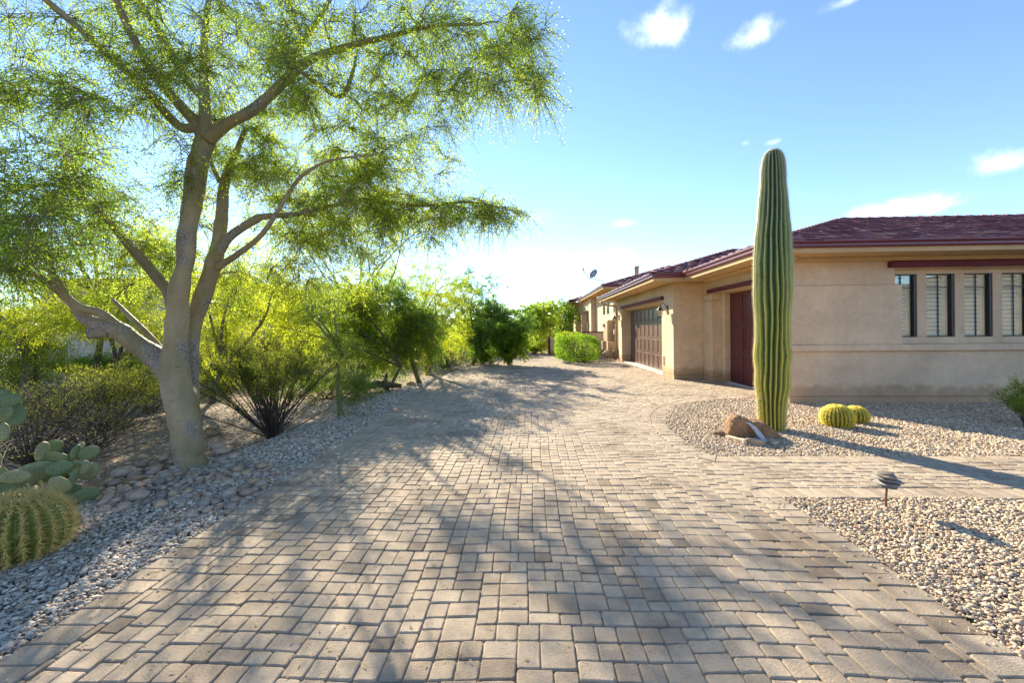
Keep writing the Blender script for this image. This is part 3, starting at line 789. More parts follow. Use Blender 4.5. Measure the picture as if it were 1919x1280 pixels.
for i, pts in enumerate(pav):
    c = cen(pts)
    tv = min(1, max(0, (rs.gauss(.5, .13) - (.3 if rs.random() < .06 else 0))))
    # the foreground stones are a little greyer and more weathered
    tv = min(1, max(0, tv + .08 * (c[1] > 4.2) - .05 * (c[1] < 3)))
    if i < 300 or (c[1] < 7.5): vs, tr = stone(pts, rs); nsm = len(tr) * 6 // 7
    else: vs, tr = stone_low(pts, rs); nsm = len(pts) * 4
    if i < 300:
        mesh_np('paver', vs, tr, M['paver'], drive, [tv] * len(tr), smooth=[q < nsm for q in range(len(tr))])
    else:
        SS.append(np.arange(len(tr)) < nsm); VV.append(np.array(vs)); FF.append(np.array(tr) + nb); TT.append(np.full(len(tr), tv)); nb += len(vs)
o = mesh_np('paver', np.concatenate(VV), np.concatenate(FF), M['paver'], drive, np.concatenate(TT), smooth=np.concatenate(SS)); tag(o, kind='stuff')
print('pavers', len(pav), 'tris', sum(len(f) for f in FF))

# ---- pebbles: scattered with geometry nodes from hand-computed positions
def mat_pebble(name, stops):
    m, nt, b = newmat(name)
    oi = nt.nodes.new('ShaderNodeObjectInfo'); c = ramp(nt, oi.outputs['Random'], stops)
    nt.nodes[-1] if False else None
    c = mixc(nt, c, ramp(nt, texnoise(nt, 60, 5, .7), [(.3, (.78, .76, .74)), (.65, (1.1, 1.1, 1.1))]), 1, 'MULTIPLY')
    nt.links.new(c, b.inputs['Base Color']); b.inputs['Roughness'].default_value = .75
    return m
M['peb_warm'] = mat_pebble('warm_pebble', [(0, (.30, .23, .16)), (.25, (.50, .39, .26)), (.45, (.62, .49, .33)), (.6, (.42, .27, .18)), (.75, (.72, .61, .44)), (.9, (.26, .21, .165)), (1, (.80, .68, .48))])
M['peb_cool'] = mat_pebble('grey_pebble', [(0, (.25, .21, .17)), (.25, (.46, .40, .33)), (.45, (.60, .53, .44)), (.6, (.34, .25, .18)), (.75, (.74, .67, .57)), (.9, (.19, .165, .14)), (1, (.56, .42, .27))])
def pebble_field(name, pos, scl, mat, parent=None, jag=.25):
    """pos (n,3), scl (n,) half-size in metres"""
    n = len(pos); me = bpy.data.meshes.new(name); me.vertices.add(n); me.vertices.foreach_set('co', np.asarray(pos, np.float32).ravel())
    sc3 = np.stack([scl * rng.uniform(.75, 1.35, n), scl * rng.uniform(.7, 1.1, n), scl * rng.uniform(.42, .8, n)], -1)
    rt = np.stack([rng.normal(0, .25, n), rng.normal(0, .25, n), rng.uniform(0, 6.283, n)], -1)
    a = me.attributes.new('sc', 'FLOAT_VECTOR', 'POINT'); a.data.foreach_set('vector', sc3.astype(np.float32).ravel())
    a = me.attributes.new('rt', 'FLOAT_VECTOR', 'POINT'); a.data.foreach_set('vector', rt.astype(np.float32).ravel())
    o = link(name, me, parent, [mat]); tag(o, kind='stuff')
    g = bpy.data.node_groups.new(name, 'GeometryNodeTree')
    g.interface.new_socket('Geometry', in_out='INPUT', socket_type='NodeSocketGeometry'); g.interface.new_socket('Geometry', in_out='OUTPUT', socket_type='NodeSocketGeometry')
    N = g.nodes; L = g.links; gi = N.new('NodeGroupInput'); go = N.new('NodeGroupOutput')
    g2i = N.new('GeometryNodeGeometryToInstance')
    for k in range(4):
        ic = N.new('GeometryNodeMeshIcoSphere'); ic.inputs['Radius'].default_value = 1; ic.inputs['Subdivisions'].default_value = 2
        sp = N.new('GeometryNodeSetPosition'); no = N.new('ShaderNodeTexNoise'); no.noise_dimensions = '4D'; no.inputs['Scale'].default_value = 1.1; no.inputs['W'].default_value = k * 7.3
        vm = N.new('ShaderNodeVectorMath'); vm.operation = 'SUBTRACT'; vm.inputs[1].default_value = (.5, .5, .5); L.new(no.outputs['Color'], vm.inputs[0])
        vs_ = N.new('ShaderNodeVectorMath'); vs_.operation = 'SCALE'; vs_.inputs['Scale'].default_value = jag * 5; L.new(vm.outputs[0], vs_.inputs[0])
        L.new(vs_.outputs[0], sp.inputs['Offset']); L.new(ic.outputs[0], sp.inputs[0])
        ss = N.new('GeometryNodeSetShadeSmooth'); L.new(sp.outputs[0], ss.inputs[0])
        sm = N.new('GeometryNodeSetMaterial'); sm.inputs['Material'].default_value = mat; L.new(ss.outputs[0], sm.inputs[0])
        L.new(sm.outputs[0], g2i.inputs[0])
    iop = N.new('GeometryNodeInstanceOnPoints'); L.new(gi.outputs[0], iop.inputs['Points']); L.new(g2i.outputs[0], iop.inputs['Instance'])
    iop.inputs['Pick Instance'].default_value = True
    rv = N.new('FunctionNodeRandomValue'); rv.data_type = 'INT'; rv.inputs[4].default_value = 0; rv.inputs[5].default_value = 3; L.new(rv.outputs[2], iop.inputs['Instance Index'])
    for nm, sk in (('sc', 'Scale'), ('rt', 'Rotation')):
        na = N.new('GeometryNodeInputNamedAttribute'); na.data_type = 'FLOAT_VECTOR'; na.inputs['Name'].default_value = nm
        L.new(na.outputs[0], iop.inputs[sk])
    L.new(iop.outputs[0], go.inputs[0])
    md = o.modifiers.new('scatter', 'NODES'); md.node_group = g
    return o
def scatter_poly(P, dens_fn, dmax):
    P = np.array(P); x0, y0 = P.min(0); x1, y1 = P.max(0); n = int((x1 - x0) * (y1 - y0) * dmax)
    x = rng.uniform(x0, x1, n); y = rng.uniform(y0, y1, n); k = in_poly(x, y, P) & (rng.uniform(0, dmax, n) < dens_fn(x, y)); return x[k], y[k]
def field(name, P, size, dens, mat, z=-.02, relief=.02):
    x, y = scatter_poly(P, lambda a, b: dens * np.clip(3.2 / np.maximum(np.hypot(a, b), 1), .28, 1) ** 1.0, dens)
    d = np.hypot(x, y); s = size * rng.choice([.7, 1, 1, 1.25, 1.7], len(x)) * rng.uniform(.6, 1.2, len(x)) * np.clip((d / 3.2) ** .5, 1, 1.75)
    zz = z + rng.uniform(-.3, 1, len(x)) * relief + .012 * np.sin(x * 5) * np.cos(y * 4.3)
    return pebble_field(name, np.stack([x, y, zz], -1), s, mat)
def sheet(name, P, z, mat):
    bm = bmesh.new(); f = bm.faces.new([bm.verts.new((a, b, z)) for a, b in P]); bmesh.ops.triangulate(bm, faces=bm.faces[:])
    for f in bm.faces:
        f.normal_update()
        if f.normal.z < 0: f.normal_flip()
    me = bpy.data.meshes.new(name); bm.to_mesh(me); bm.free(); return tag(link(name, me, None, [mat]), kind='structure')
bedP = [(9.4, 7.9), (5.03, 7.9), (5.03, 8.55)] + bed[1:] + [(9.4, PZ(1919, 852).y)]
nearP = [walk_bot[1], (6.5, walk_bot[0][1]), (6.5, .5), (2.2, .5), tuple(PZ(1919, 1235).xy), tuple(PZ(1700, 1084).xy)]
sheet('gravel_bed_soil', [(a, b) for a, b in bedP], -.036, M['bedding']); sheet('gravel_bed_soil', nearP, -.0361, M['bedding'])
field('gravel', bedP, .0070, 12000, M['peb_warm']); field('gravel', nearP, .0072, 11500, M['peb_warm'])
leftP = [driveL[1], driveL[2], driveL[3], driveL[4], tuple(PZ(790, 712).xy), tuple(PZ(640, 768).xy), tuple(PZ(560, 800).xy), tuple(PZ(430, 850).xy), tuple(PZ(300, 885).xy), tuple(PZ(130, 950).xy), tuple(PZ(0, 1000).xy), (-4.6, 2.6), (-4.2, .5), (-2.3, .5)]
sheet('gravel_strip_soil', leftP, -.0355, M['bedding'])
field('gravel', leftP, .0085, 7600, M['peb_cool'])
# sparse stones and litter on the natural soil
desP = [tuple(PZ(790, 712).xy), tuple(PZ(640, 768).xy), tuple(PZ(430, 850).xy), tuple(PZ(130, 950).xy), (-5, 2.6), (-14, 4), (-16, 22), (-2.5, 22)]
x, y = scatter_poly(desP, lambda a, b: 150 * np.clip(6 / np.hypot(a, b), .2, 1), 150)
pebble_field('desert_pebbles', np.stack([x, y, ground_h(x, y)], -1), rng.uniform(.008, .03, len(x)), M['peb_warm'])
x, y = scatter_poly([(-2.6, 19), (-2, 26), (1.4, 26), (1.0, 20.5), tuple(driveL[-1]), tuple(driveL[5])], lambda a, b: 90 + 0 * a, 90)
pebble_field('desert_pebbles', np.stack([x, y, np.full(len(x), -.03)], -1), rng.uniform(.015, .04, len(x)), M['peb_warm'])
x, y = scatter_poly([(1.5, 18.2), (4.2, 18.4), (4.3, 22.4), (1.2, 22.4), (1.3, 19.5)], lambda a, b: 160 + 0 * a, 160)
pebble_field('gravel', np.stack([x, y, np.full(len(x), -.02)], -1), rng.uniform(.015, .035, len(x)), M['peb_warm'])

# stones kicked from the beds onto the paving
xs_, ys_ = [], []
for _ in range(900):
    a, b, d, n, L_ = rnd.choice(segs); q = a + d * rnd.uniform(0, L_) + n * abs(rnd.gauss(0, .09))
    if .5 < q.y < 12: xs_.append(q.x); ys_.append(q.y)
pebble_field('gravel', np.stack([xs_, ys_, np.full(len(xs_), .004)], -1), rng.uniform(.003, .008, len(xs_)), M['peb_warm'])
M['litter'] = simple('dry_leaf', (.26, .17, .07), .8, .5, 40)
n = 5200; x = -2.3 + np.abs(rng.normal(0, 1.3, n)); y = rng.uniform(1.2, 15, n); k = in_poly(x, y); x, y = x[k], y[k]; n = len(x)
a_ = rng.uniform(0, 6.28, n); L1 = rng.uniform(.004, .016, n); dx, dy = np.cos(a_) * L1, np.sin(a_) * L1; z = rng.uniform(.003, .006, n)
V_ = np.stack([np.stack([x - dx, y - dy, z], -1), np.stack([x + dy * .3, y - dx * .3, z + .002], -1), np.stack([x + dx, y + dy, z], -1), np.stack([x - dy * .3, y + dx * .3, z + .002], -1)], 1).reshape(-1, 3)
tag(mesh_np('leaf_litter', V_, np.arange(4 * n).reshape(n, 4), M['litter']), kind='stuff')

# ---- rocks
def rockmesh(name, c, rx, ry, rz, seed, mat, jag=.35, sub=3, rot=0, parent=None, flat=0, ztop=None):
    bm = bmesh.new(); bmesh.ops.create_icosphere(bm, subdivisions=sub, radius=1)
    for v in bm.verts:
        p = v.co.copy(); k = 1 + jag * (mn.noise(p * 1.1 + Vector((seed * 3.1, seed, 0))) + .5 * mn.noise(p * 2.7 + Vector((seed, 9, seed))) + .22 * mn.noise(p * 6 + Vector((seed, 3, 1))))
        p *= k; p = Vector((p.x * rx, p.y * ry, p.z * rz)); p.rotate(Matrix.Rotation(rot, 3, 'Z')); v.co = p + Vector(c)
    for f in bm.faces: f.smooth = True
    me = bpy.data.meshes.new(name); bm.to_mesh(me); bm.free(); return link(name, me, parent, [mat])
def mat_rock(name, a, b_, c_, sc_=5, bd=.02):
    m, nt, b = newmat(name)
    oi = nt.nodes.new('ShaderNodeObjectInfo')
    c = ramp(nt, texnoise(nt, sc_, 8, .7), [(.3, a), (.5, b_), (.7, c_)])
    c = mixc(nt, c, ramp(nt, oi.outputs['Random'], [(0, (.6, .58, .58)), (.35, (1, .97, .92)), (.6, (1.3, 1.22, 1.1)), (.8, (.9, .72, .58)), (1, (1.5, 1.25, .9))]), 1, 'MULTIPLY')
    nt.links.new(c, b.inputs['Base Color']); b.inputs['Roughness'].default_value = .85
    bump(nt, b, texnoise(nt, sc_ * 6, 8, .7), .8, bd); return m
M['rivrock'] = mat_rock('river_rock', (.17, .135, .115), (.33, .275, .235), (.48, .39, .31), 14, .004)
M['sandstone'] = mat_rock('sandstone', (.17, .10, .055), (.36, .25, .145), (.54, .42, .28), 9, .04)
M['paleblock'] = mat_rock('pale_stone', (.42, .32, .22), (.58, .46, .34), (.68, .58, .46), 9, .01)
M['slate'] = mat_rock('slate_disc', (.10, .105, .115), (.17, .18, .19), (.24, .245, .26), 18, .003)
# river rocks piled by the trunk: ellipses in plan along a curved band
k = 0
spots = []
r2 = random.Random(11)
band = [(205, 935), (255, 915), (310, 895), (370, 895), (430, 905), (480, 915), (530, 925)]
tries = 0
while len(spots) < 185 and tries < 9000:
    tries += 1
    t = r2.uniform(0, len(band) - 1.001); i = int(t); f = t - i
    bx = band[i][0] * (1 - f) + band[i + 1][0] * f; by = band[i][1] * (1 - f) + band[i + 1][1] * f
    wpx = 18 + 26 * min(1, t / 3)
    px, py = bx + r2.uniform(-25, 25), by + r2.gauss(0, wpx * .55)
    if py < 872 and px < 400 and px > 325: continue
    p = PZ(px, py); s_ = r2.choice([.028, .034, .04, .05]) * r2.uniform(.85, 1.2)
    if r2.random() < .06: s_ = .085
    if any((p - q_).length < (s_ + z_) * .86 for q_, z_ in spots): continue
    if in_poly(np.array([p.x + s_ * .5]), np.array([p.y]))[0]: continue
    spots.append((p, s_))
for i, (p, s_) in enumerate(spots):
    o = rockmesh('river_rock', (0, 0, 0), s_ * r2.uniform(1, 1.35), s_ * r2.uniform(.8, 1), s_ * r2.uniform(.55, .8), i, M['rivrock'], .25, 2, r2.uniform(0, 3.1))
    o.location = (p.x, p.y, -.012 + s_ * .35 + r2.uniform(0, .012))
    tag(o, 'rounded grey river rock in the pile at the foot of the big tree', 'rock', 'river rocks piled at the foot of the big tree')
rk = [((395, 812), .10, .07, .085, 'small tan boulder lying behind the trunk of the big tree', .4), ((250, 905), .10, .085, .06, 'largest speckled brown rock at the left of the river rock pile', .3),
      ((448, 938), .055, .05, .035, 'tan rock at the right end of the rock pile by the paving', .3), ((500, 900), .05, .04, .03, 'small orange tan stone alone in grey gravel beside the paving', .3),
      ((640, 722), .15, .12, .12, 'squared tan stone beside the slim leaning tree trunk', .3), ((120, 1000), .09, .07, .05, 'flat brown stone between prickly pear and grey gravel', .4)]
rk[4] = ((770, 722), .13, .1, .09, 'squared tan stone beside the straight leaning tree trunk', .2)
for i, ((px, py), a, b, c, lab, j) in enumerate(rk):
    p = PZ(px, py); o = rockmesh('boulder', (0, 0, 0), a, b, c, 50 + i, M['sandstone'], j, 3, i); o.location = (p.x, p.y, c * .45 - .03); tag(o, lab, 'rock')

# display boulder by the saguaro, with crescent and blocks
bp = PZ(1400, 817); bl = PZ(1362, 815); br = PZ(1468, 830)
bo = empty('boulder', (bp.x, bp.y, 0), 'upright brown sandstone slab boulder standing before the saguaro', 'boulder')
Yb = bp.y - .02
outl = [(1363, 826), (1361, 808), (1364, 790), (1369, 781), (1378, 777), (1390, 779), (1402, 788), (1412, 787), (1424, 788), (1437, 796), (1450, 806), (1462, 819), (1469, 830)]
pts = [PY(a, b, Yb) for a, b in outl]
front = [Vector((p.x, p.y - .03, max(-.04, p.z))) for p in pts] 
bm = bmesh.new()
NL = 7; rings = []
cx_ = sum(p.x for p in pts) / len(pts); cz_ = .10
prof = [(-.10, .62), (-.085, .86), (-.05, .97), (0, 1.0), (.05, .98), (.10, .84), (.13, .55)]
fullo = pts + [Vector((br.x, Yb, -.06)), Vector((cx_, Yb, -.07)), Vector((bl.x, Yb, -.06))]
for (dy, s_) in prof:
    rings.append([bm.verts.new((cx_ + (p.x - cx_) * (s_ * .5 + .5), Yb + dy + (.03 * mn.noise(Vector((p.x * 9, dy * 9, p.z * 9)))), cz_ + (p.z - cz_) * s_)) for p in fullo])
n = len(fullo)
for a, b in zip(rings[:-1], rings[1:]):
    for i in range(n): bm.faces.new((a[i], a[(i + 1) % n], b[(i + 1) % n], b[i]))
bm.faces.new(rings[0][::-1]); bm.faces.new(rings[-1])
bmesh.ops.triangulate(bm, faces=bm.faces[:]); bmesh.ops.subdivide_edges(bm, edges=bm.edges[:], cuts=3, use_grid_fill=True)
for v in bm.verts: v.co += Vector((mn.noise(v.co * 14), mn.noise(v.co * 14 + Vector((5, 5, 5))), mn.noise(v.co * 11 + Vector((9, 1, 2))))) * .016 + Vector((mn.noise(v.co * 37), mn.noise(v.co * 41 + Vector((5, 5, 5))), mn.noise(v.co * 39))) * .006
bmesh.ops.recalc_face_normals(bm, faces=bm.faces[:])
me = bpy.data.meshes.new('rock_body'); bm.to_mesh(me); bm.free(); link('rock_body', me, bo, [M['sandstone']])
# pale crescent leaning on the boulder
Yc = Yb - .21
co_ = [(1401, 794), (1410, 794), (1421, 802), (1430, 813), (1436, 824), (1439, 832), (1433, 834), (1428, 826), (1421, 818), (1416, 808), (1409, 799)]
def slab(name, px, Y, th, mat, parent=None, lean=0):
    q = [PY(a, b, Y) for a, b in px]; q = [Vector((p.x, p.y + (p.z) * lean, max(p.z, -.03))) for p in q]; n = len(q)
    vs = q + [p + Vector((0, th, 0)) for p in q]
    return MB().add(vs, [tuple(range(n)), tuple(range(n, 2 * n))[::-1]] + [(i, n + i, n + (i + 1) % n, (i + 1) % n) for i in range(n)]).build(name, mat, parent, .004)
M['crescent'] = simple('pale_grey_stone', (.42, .43, .46), .7, .08, 10, .2, 120)
tag(slab('crescent_ornament', co_, Yc, .025, M['crescent'], None, .25), 'pale grey crescent-shaped stone leaning on the brown boulder', 'ornament')
def block(a, b, w_, h_, lab, i):
    p, q = PZ(*a, .0), PZ(*b, .0); d = (q - p); L_ = d.length / 2; d.normalize(); s_ = Vector((-d.y, d.x, 0))
    o = MB().obox((0, 0, 0), d * L_, s_ * w_, Vector((0, 0, h_))).build('stone_block', M['paleblock'], None)
    bm = bmesh.new(); bm.from_mesh(o.data); bmesh.ops.subdivide_edges(bm, edges=bm.edges[:], cuts=4, use_grid_fill=True)
    for v in bm.verts: v.co += Vector((mn.noise(v.co * 16 + Vector((i, 0, 0))), mn.noise(v.co * 16 + Vector((i, 5, 0))), mn.noise(v.co * 16 + Vector((i, 0, 7))))) * .014
    for f in bm.faces: f.smooth = False
    bm.to_mesh(o.data); bm.free(); o.location = (p + q) / 2 + Vector((0, 0, h_ - .01)); tag(o, lab, 'stone')
block((1362, 822), (1396, 832), .032, .028, 'long pale cream stone bar lying left before the brown boulder', 1)
block((1396, 828), (1432, 834), .045, .030, 'rough pinkish stone block lying at the foot of the crescent', 2)
for i, (px, py, s_, lab) in enumerate([(1391, 818, .035, 'blue grey stone tucked left of the crescent'), (1383, 814, .026, 'smaller grey stone leftmost against the boulder front'), (1417, 822, .025, 'round pale stone directly behind the crescent foot'),
                                       (1450, 833, .04, 'flat dark slate stone right of the crescent')]):
    p = PZ(px, py); o = rockmesh('stone', (0, 0, 0), s_ * 1.2, s_, s_ * .8, 80 + i, M['rivrock'], .3, 2); o.location = (p.x, p.y, s_ * .5); tag(o, lab, 'stone')
p = PZ(1347, 815); o = rockmesh('log_end', (0, 0, 0), .055, .08, .035, 91, M['sandstone'], .3, 3, .8); o.location = (p.x, p.y, .02); tag(o, 'small reddish brown rounded rock left of the cream stone bar', 'stone')

# ---- path light of stacked stones
p = PZ(1660, 950); t = empty('path_light', p, 'path light of stacked grey slate discs on a thin rusty stem', 'path light')
sc_ = p.y / F
MB().tube([(p.x, p.y, -.05), (p.x + .003, p.y, .10), (p.x + .012, p.y, .19)], .0085, 8).build('stem', M['rust'], t)
for i, (z, r, dx, tl) in enumerate([(.168, .070, .008, .10), (.194, .092, .012, -.06), (.224, .098, .020, .14), (.252, .086, .006, .12), (.270, .058, -.004, -.06)]):
    o = rockmesh('slate_disc', (p.x + dx, p.y, z), r, r * .8, .0155, 120 + i, M['slate'], .22, 3, i * 1.3, parent=t)
    for v in o.data.vertices: v.co.z += (v.co.x - p.x) * tl * -1
tag(rockmesh('stone', (p.x + .01, p.y + .0, -.012), .05, .04, .016, 130, M['rivrock'], .3, 2), 'flat stone at the foot of the stacked slate path light', 'stone')
# ================================================================== vegetation
def norm_rows(a): return a / np.maximum(np.linalg.norm(a, axis=1, keepdims=True), 1e-9)
def leaf_mesh(name, P, L_, W_, mat, parent, tint, flat=.0, dirs=None):
    """one four-cornered leaf per point; L_, W_ = leaf length and width (scalars or arrays)"""
    n = len(P); d = norm_rows(rng.normal(0, 1, (n, 3)) if dirs is None else dirs + rng.normal(0, .6, (n, 3)))
    r = norm_rows(rng.normal(0, 1, (n, 3))); s = norm_rows(np.cross(d, r))
    L_ = np.broadcast_to(L_, (n,)) * rng.uniform(.65, 1.25, n); W_ = np.broadcast_to(W_, (n,)) * rng.uniform(.7, 1.2, n)
    a = P; b = P + d * (L_ * .45)[:, None] + s * (W_ * .5)[:, None]; c = P + d * L_[:, None]; e = P + d * (L_ * .45)[:, None] - s * (W_ * .5)[:, None]
    V_ = np.stack([a, b, c, e], 1).reshape(-1, 3); F_ = np.arange(4 * n).reshape(n, 4)
    return mesh_np(name, V_, F_, mat, parent, tint)
def tubes_mesh(name, lines, mat, parent, n=3):
    VV, FF, nb = [], [], 0
    for pts, rad in lines:
        V_, F_ = tube(pts, rad, n); VV.append(np.array(V_)); FF.append(np.array(F_) + nb); nb += len(V_)
    if not VV: return None
    return mesh_np(name, np.concatenate(VV), np.concatenate(FF), mat, parent, smooth=True)
def curve_line(a, b, k=5, wob=.06, sag=0.0, rs=rnd):
    a, b = Vector(a), Vector(b); L_ = (b - a).length; out = []
    o1 = Vector((rs.uniform(-1, 1), rs.uniform(-1, 1), rs.uniform(-1, 1))) * wob * L_
    for i in range(k + 1):
        t = i / k; p = a.lerp(b, t) + o1 * math.sin(math.pi * t); p.z += sag * L_ * 4 * t * (1 - t)
        out.append(p)
    return out
def interp(line, t):
    pts, rad = line; k = len(pts) - 1; f = t * k; i = min(int(f), k - 1); f -= i
    return Vector(pts[i]).lerp(Vector(pts[i + 1]), f), rad[i] * (1 - f) + rad[i + 1] * f, (Vector(pts[i + 1]) - Vector(pts[i])).normalized()
def foliage(limbs, targets, seed, twigs=8, tl=.45, droop=.35, leaves=40, spread=.018, first=.25, brad=.014, up=.0, outb=.7, trange=(.35, 1.0)):
    """grow branches from limbs to the targets, twigs on the branches, leaf points on the twigs"""
    rs = random.Random(seed); samples = []
    for li, ln in enumerate(limbs):
        for t in np.linspace(trange[0], trange[1], 9): p, r, d = interp(ln, t); samples.append((p, r))
    SP = np.array([tuple(p) for p, r in samples]); branches, twl, LP, LT, LD = [], [], [], [], []
    nprs = np.random.default_rng(seed)
    order = sorted(targets, key=lambda q: float(np.min(np.linalg.norm(SP - np.array(tuple(q[0])), axis=1))))
    for (tg, tint) in order:
        d = np.linalg.norm(SP - np.array(tuple(tg)), axis=1) + np.maximum(0, SP[:, 2] - tg[2]) * .3; i = int(np.argmin(d)); p0, r0 = Vector(SP[i]), samples[i][1]
        L_ = (Vector(tg) - p0).length
        ln = curve_line(p0, tg, max(3, min(7, int(L_ / .25) + 2)), .10, .10, rs); k = len(ln)
        r1 = min(r0 * .6, brad * (.5 + L_ * .5)); rad = [r1 * (1 - .75 * j / (k - 1)) + .0015 for j in range(k)]
        branches.append((ln, rad))
        for j in range(2, k):
            samples.append((ln[j], rad[j])); SP = np.vstack([SP, tuple(ln[j])])
        for q in range(twigs):
            t = rs.uniform(first, 1) if L_ > .5 else rs.uniform(0, 1); b, r, dr = interp((ln, rad), t)
            dv = Vector((rs.gauss(0, 1), rs.gauss(0, 1), rs.gauss(0, .7) + up)).normalized() + dr * outb; dv.normalize()
            l2 = tl * rs.uniform(.5, 1.25); e = b + dv * l2; pts = [b + (e - b) * f - Vector((0, 0, droop * l2 * f * f)) for f in (0, .33, .66, 1)]
            twl.append((pts, [.0035, .0025, .0018, .001]))
            m = int(leaves * rs.uniform(.6, 1.3)); f = nprs.uniform(.12, 1.04, m) ** .8
            P0 = np.array([tuple(x) for x in pts]); ff = np.clip(f * 3, 0, 2.999); ii_ = ff.astype(int); fr = (ff - ii_)[:, None]
            LP.append(P0[ii_] * (1 - fr) + P0[ii_ + 1] * fr + nprs.normal(0, spread, (m, 3))); LT.append(np.clip(nprs.normal(tint, .16, m), 0, 1))
            dd = np.tile(np.array(tuple(dv)), (m, 1)); dd[:, 2] -= droop; LD.append(dd)
    return branches, twl, np.concatenate(LP), np.concatenate(LT), np.concatenate(LD)
def mat_bark(name, a, b_, c_, rough_=.75, sc_=6, stretch=(1, 1, .3)):
    m, nt, b = newmat(name)
    c = ramp(nt, texnoise(nt, sc_, 8, .65, 'Object', stretch), [(.3, a), (.5, b_), (.72, c_)])
    nt.links.new(c, b.inputs['Base Color']); b.inputs['Roughness'].default_value = rough_
    bump(nt, b, texnoise(nt, sc_ * 5, 8, .7, 'Object', stretch), .5, .02); return m
def mat_pvbark():
    m, nt, b = newmat('palo_verde_bark')
    c = ramp(nt, texnoise(nt, 2.2, 6, .6, 'Object', (1, 1, .5)), [(.3, (.15, .13, .055)), (.5, (.29, .24, .125)), (.72, (.44, .36, .22))])
    # fine level rings
    wv = texnoise(nt, 6, 6, .7, 'Object', (1, 1, 9)); c = mixc(nt, c, ramp(nt, wv, [(.30, (.30, .25, .22)), (.41, (1, 1, 1)), (.6, (1, 1, 1)), (.75, (1.2, 1.15, 1.1))]), .85, 'MULTIPLY')
    # rough scabby patches
    pt = texnoise(nt, 3.1, 3, .5, 'Object', (1, 1, .7)); fine = texnoise(nt, 60, 5, .7)
    rc = ramp(nt, fine, [(.36, (.09, .065, .05)), (.5, (.27, .235, .19)), (.64, (.46, .42, .36))])
    mk = ramp(nt, mixc(nt, pt, fine, .25), [(.53, (0, 0, 0)), (.60, (1, 1, 1))])
    c = mixc(nt, c, rc, mk)
    nt.links.new(c, b.inputs['Base Color']); b.inputs['Roughness'].default_value = .6
    bump(nt, b, mixc(nt, mixc(nt, wv, texnoise(nt, 14, 8, .7), .5), fine, mk), .8, .03); return m
M['pvbark'] = mat_pvbark()
M['twig'] = simple('olive_twig', (.15, .13, .06), .7, .3, 20)
M['darktwig'] = simple('dark_twig', (.065, .048, .036), .8, .35, 20)
M['bark'] = mat_bark('brown_bark', (.06, .045, .03), (.13, .095, .065), (.22, .17, .12))
M['greenbark'] = simple('green_bark', (.17, .20, .06), .6, .25, 8)
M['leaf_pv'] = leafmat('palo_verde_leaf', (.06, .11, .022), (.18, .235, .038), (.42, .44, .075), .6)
M['leaf_mid'] = leafmat('mesquite_leaf', (.045, .09, .022), (.13, .19, .035), (.30, .34, .06), .55)
M['leaf_yel'] = leafmat('yellow_green_leaf', (.14, .17, .020), (.28, .30, .030), (.46, .46, .05), .6)
M['leaf_dark'] = leafmat('dark_leaf', (.035, .075, .025), (.085, .15, .045), (.19, .27, .07), .5)
M['leaf_hedge'] = leafmat('hedge_leaf', (.035, .085, .012), (.12, .20, .022), (.30, .36, .045), .45)
M['leaf_creo'] = leafmat('creosote_leaf', (.045, .060, .018), (.11, .125, .028), (.25, .24, .05), .5)
M['leaf_grey'] = leafmat('grey_leaf', (.10, .11, .07), (.19, .19, .12), (.30, .29, .18), .35)
M['agave'] = simple('blue_agave', (.17, .20, .30), .5, .2, 10)

def limb(spec, k=0):
    """spec: list of (px, py, depth, width in px)"""
    pts = [PY(a, b, y) for a, b, y, w_ in spec]; rad = [w_ / 2 / F * y for a, b, y, w_ in spec]
    # resample smoothly (Catmull-Rom)
    op, orr = [], []
    for i in range(len(pts) - 1):
        p0, p1, p2, p3 = pts[max(i - 1, 0)], pts[i], pts[i + 1], pts[min(i + 2, len(pts) - 1)]
        for j in range(5):
            t = j / 5; op.append(.5 * ((2 * p1) + (p2 - p0) * t + (2 * p0 - 5 * p1 + 4 * p2 - p3) * t * t + (3 * p1 - p0 - 3 * p2 + p3) * t ** 3)); orr.append(rad[i] * (1 - t) + rad[i + 1] * t)
    op.append(pts[-1]); orr.append(rad[-1])
    return (op, orr)
def limb_obj(name, ln, mat, parent, n=18, rough=.05, seed=0, flare=False):
    V_, F_ = tube(ln[0], ln[1], n); c = [Vector(p) for p in ln[0] for _ in range(n)]; out = []
    for i, (v, cc) in enumerate(zip(V_, c)):
        v = Vector(v); r = (v - cc); k = 1 + rough * 2 * mn.noise(v * 4 + Vector((seed, 0, 0))) + rough * mn.noise(v * 13)
        out.append(tuple(cc + r * k))
    F_ = list(F_); q = MB(); q.add(out, F_, 0, True); q.f += [tuple(range(n))[::-1], tuple(range(len(out) - n, len(out)))]; q.m += [0, 0]; q.sm += [False, False]
    return q.build(name, mat, parent)

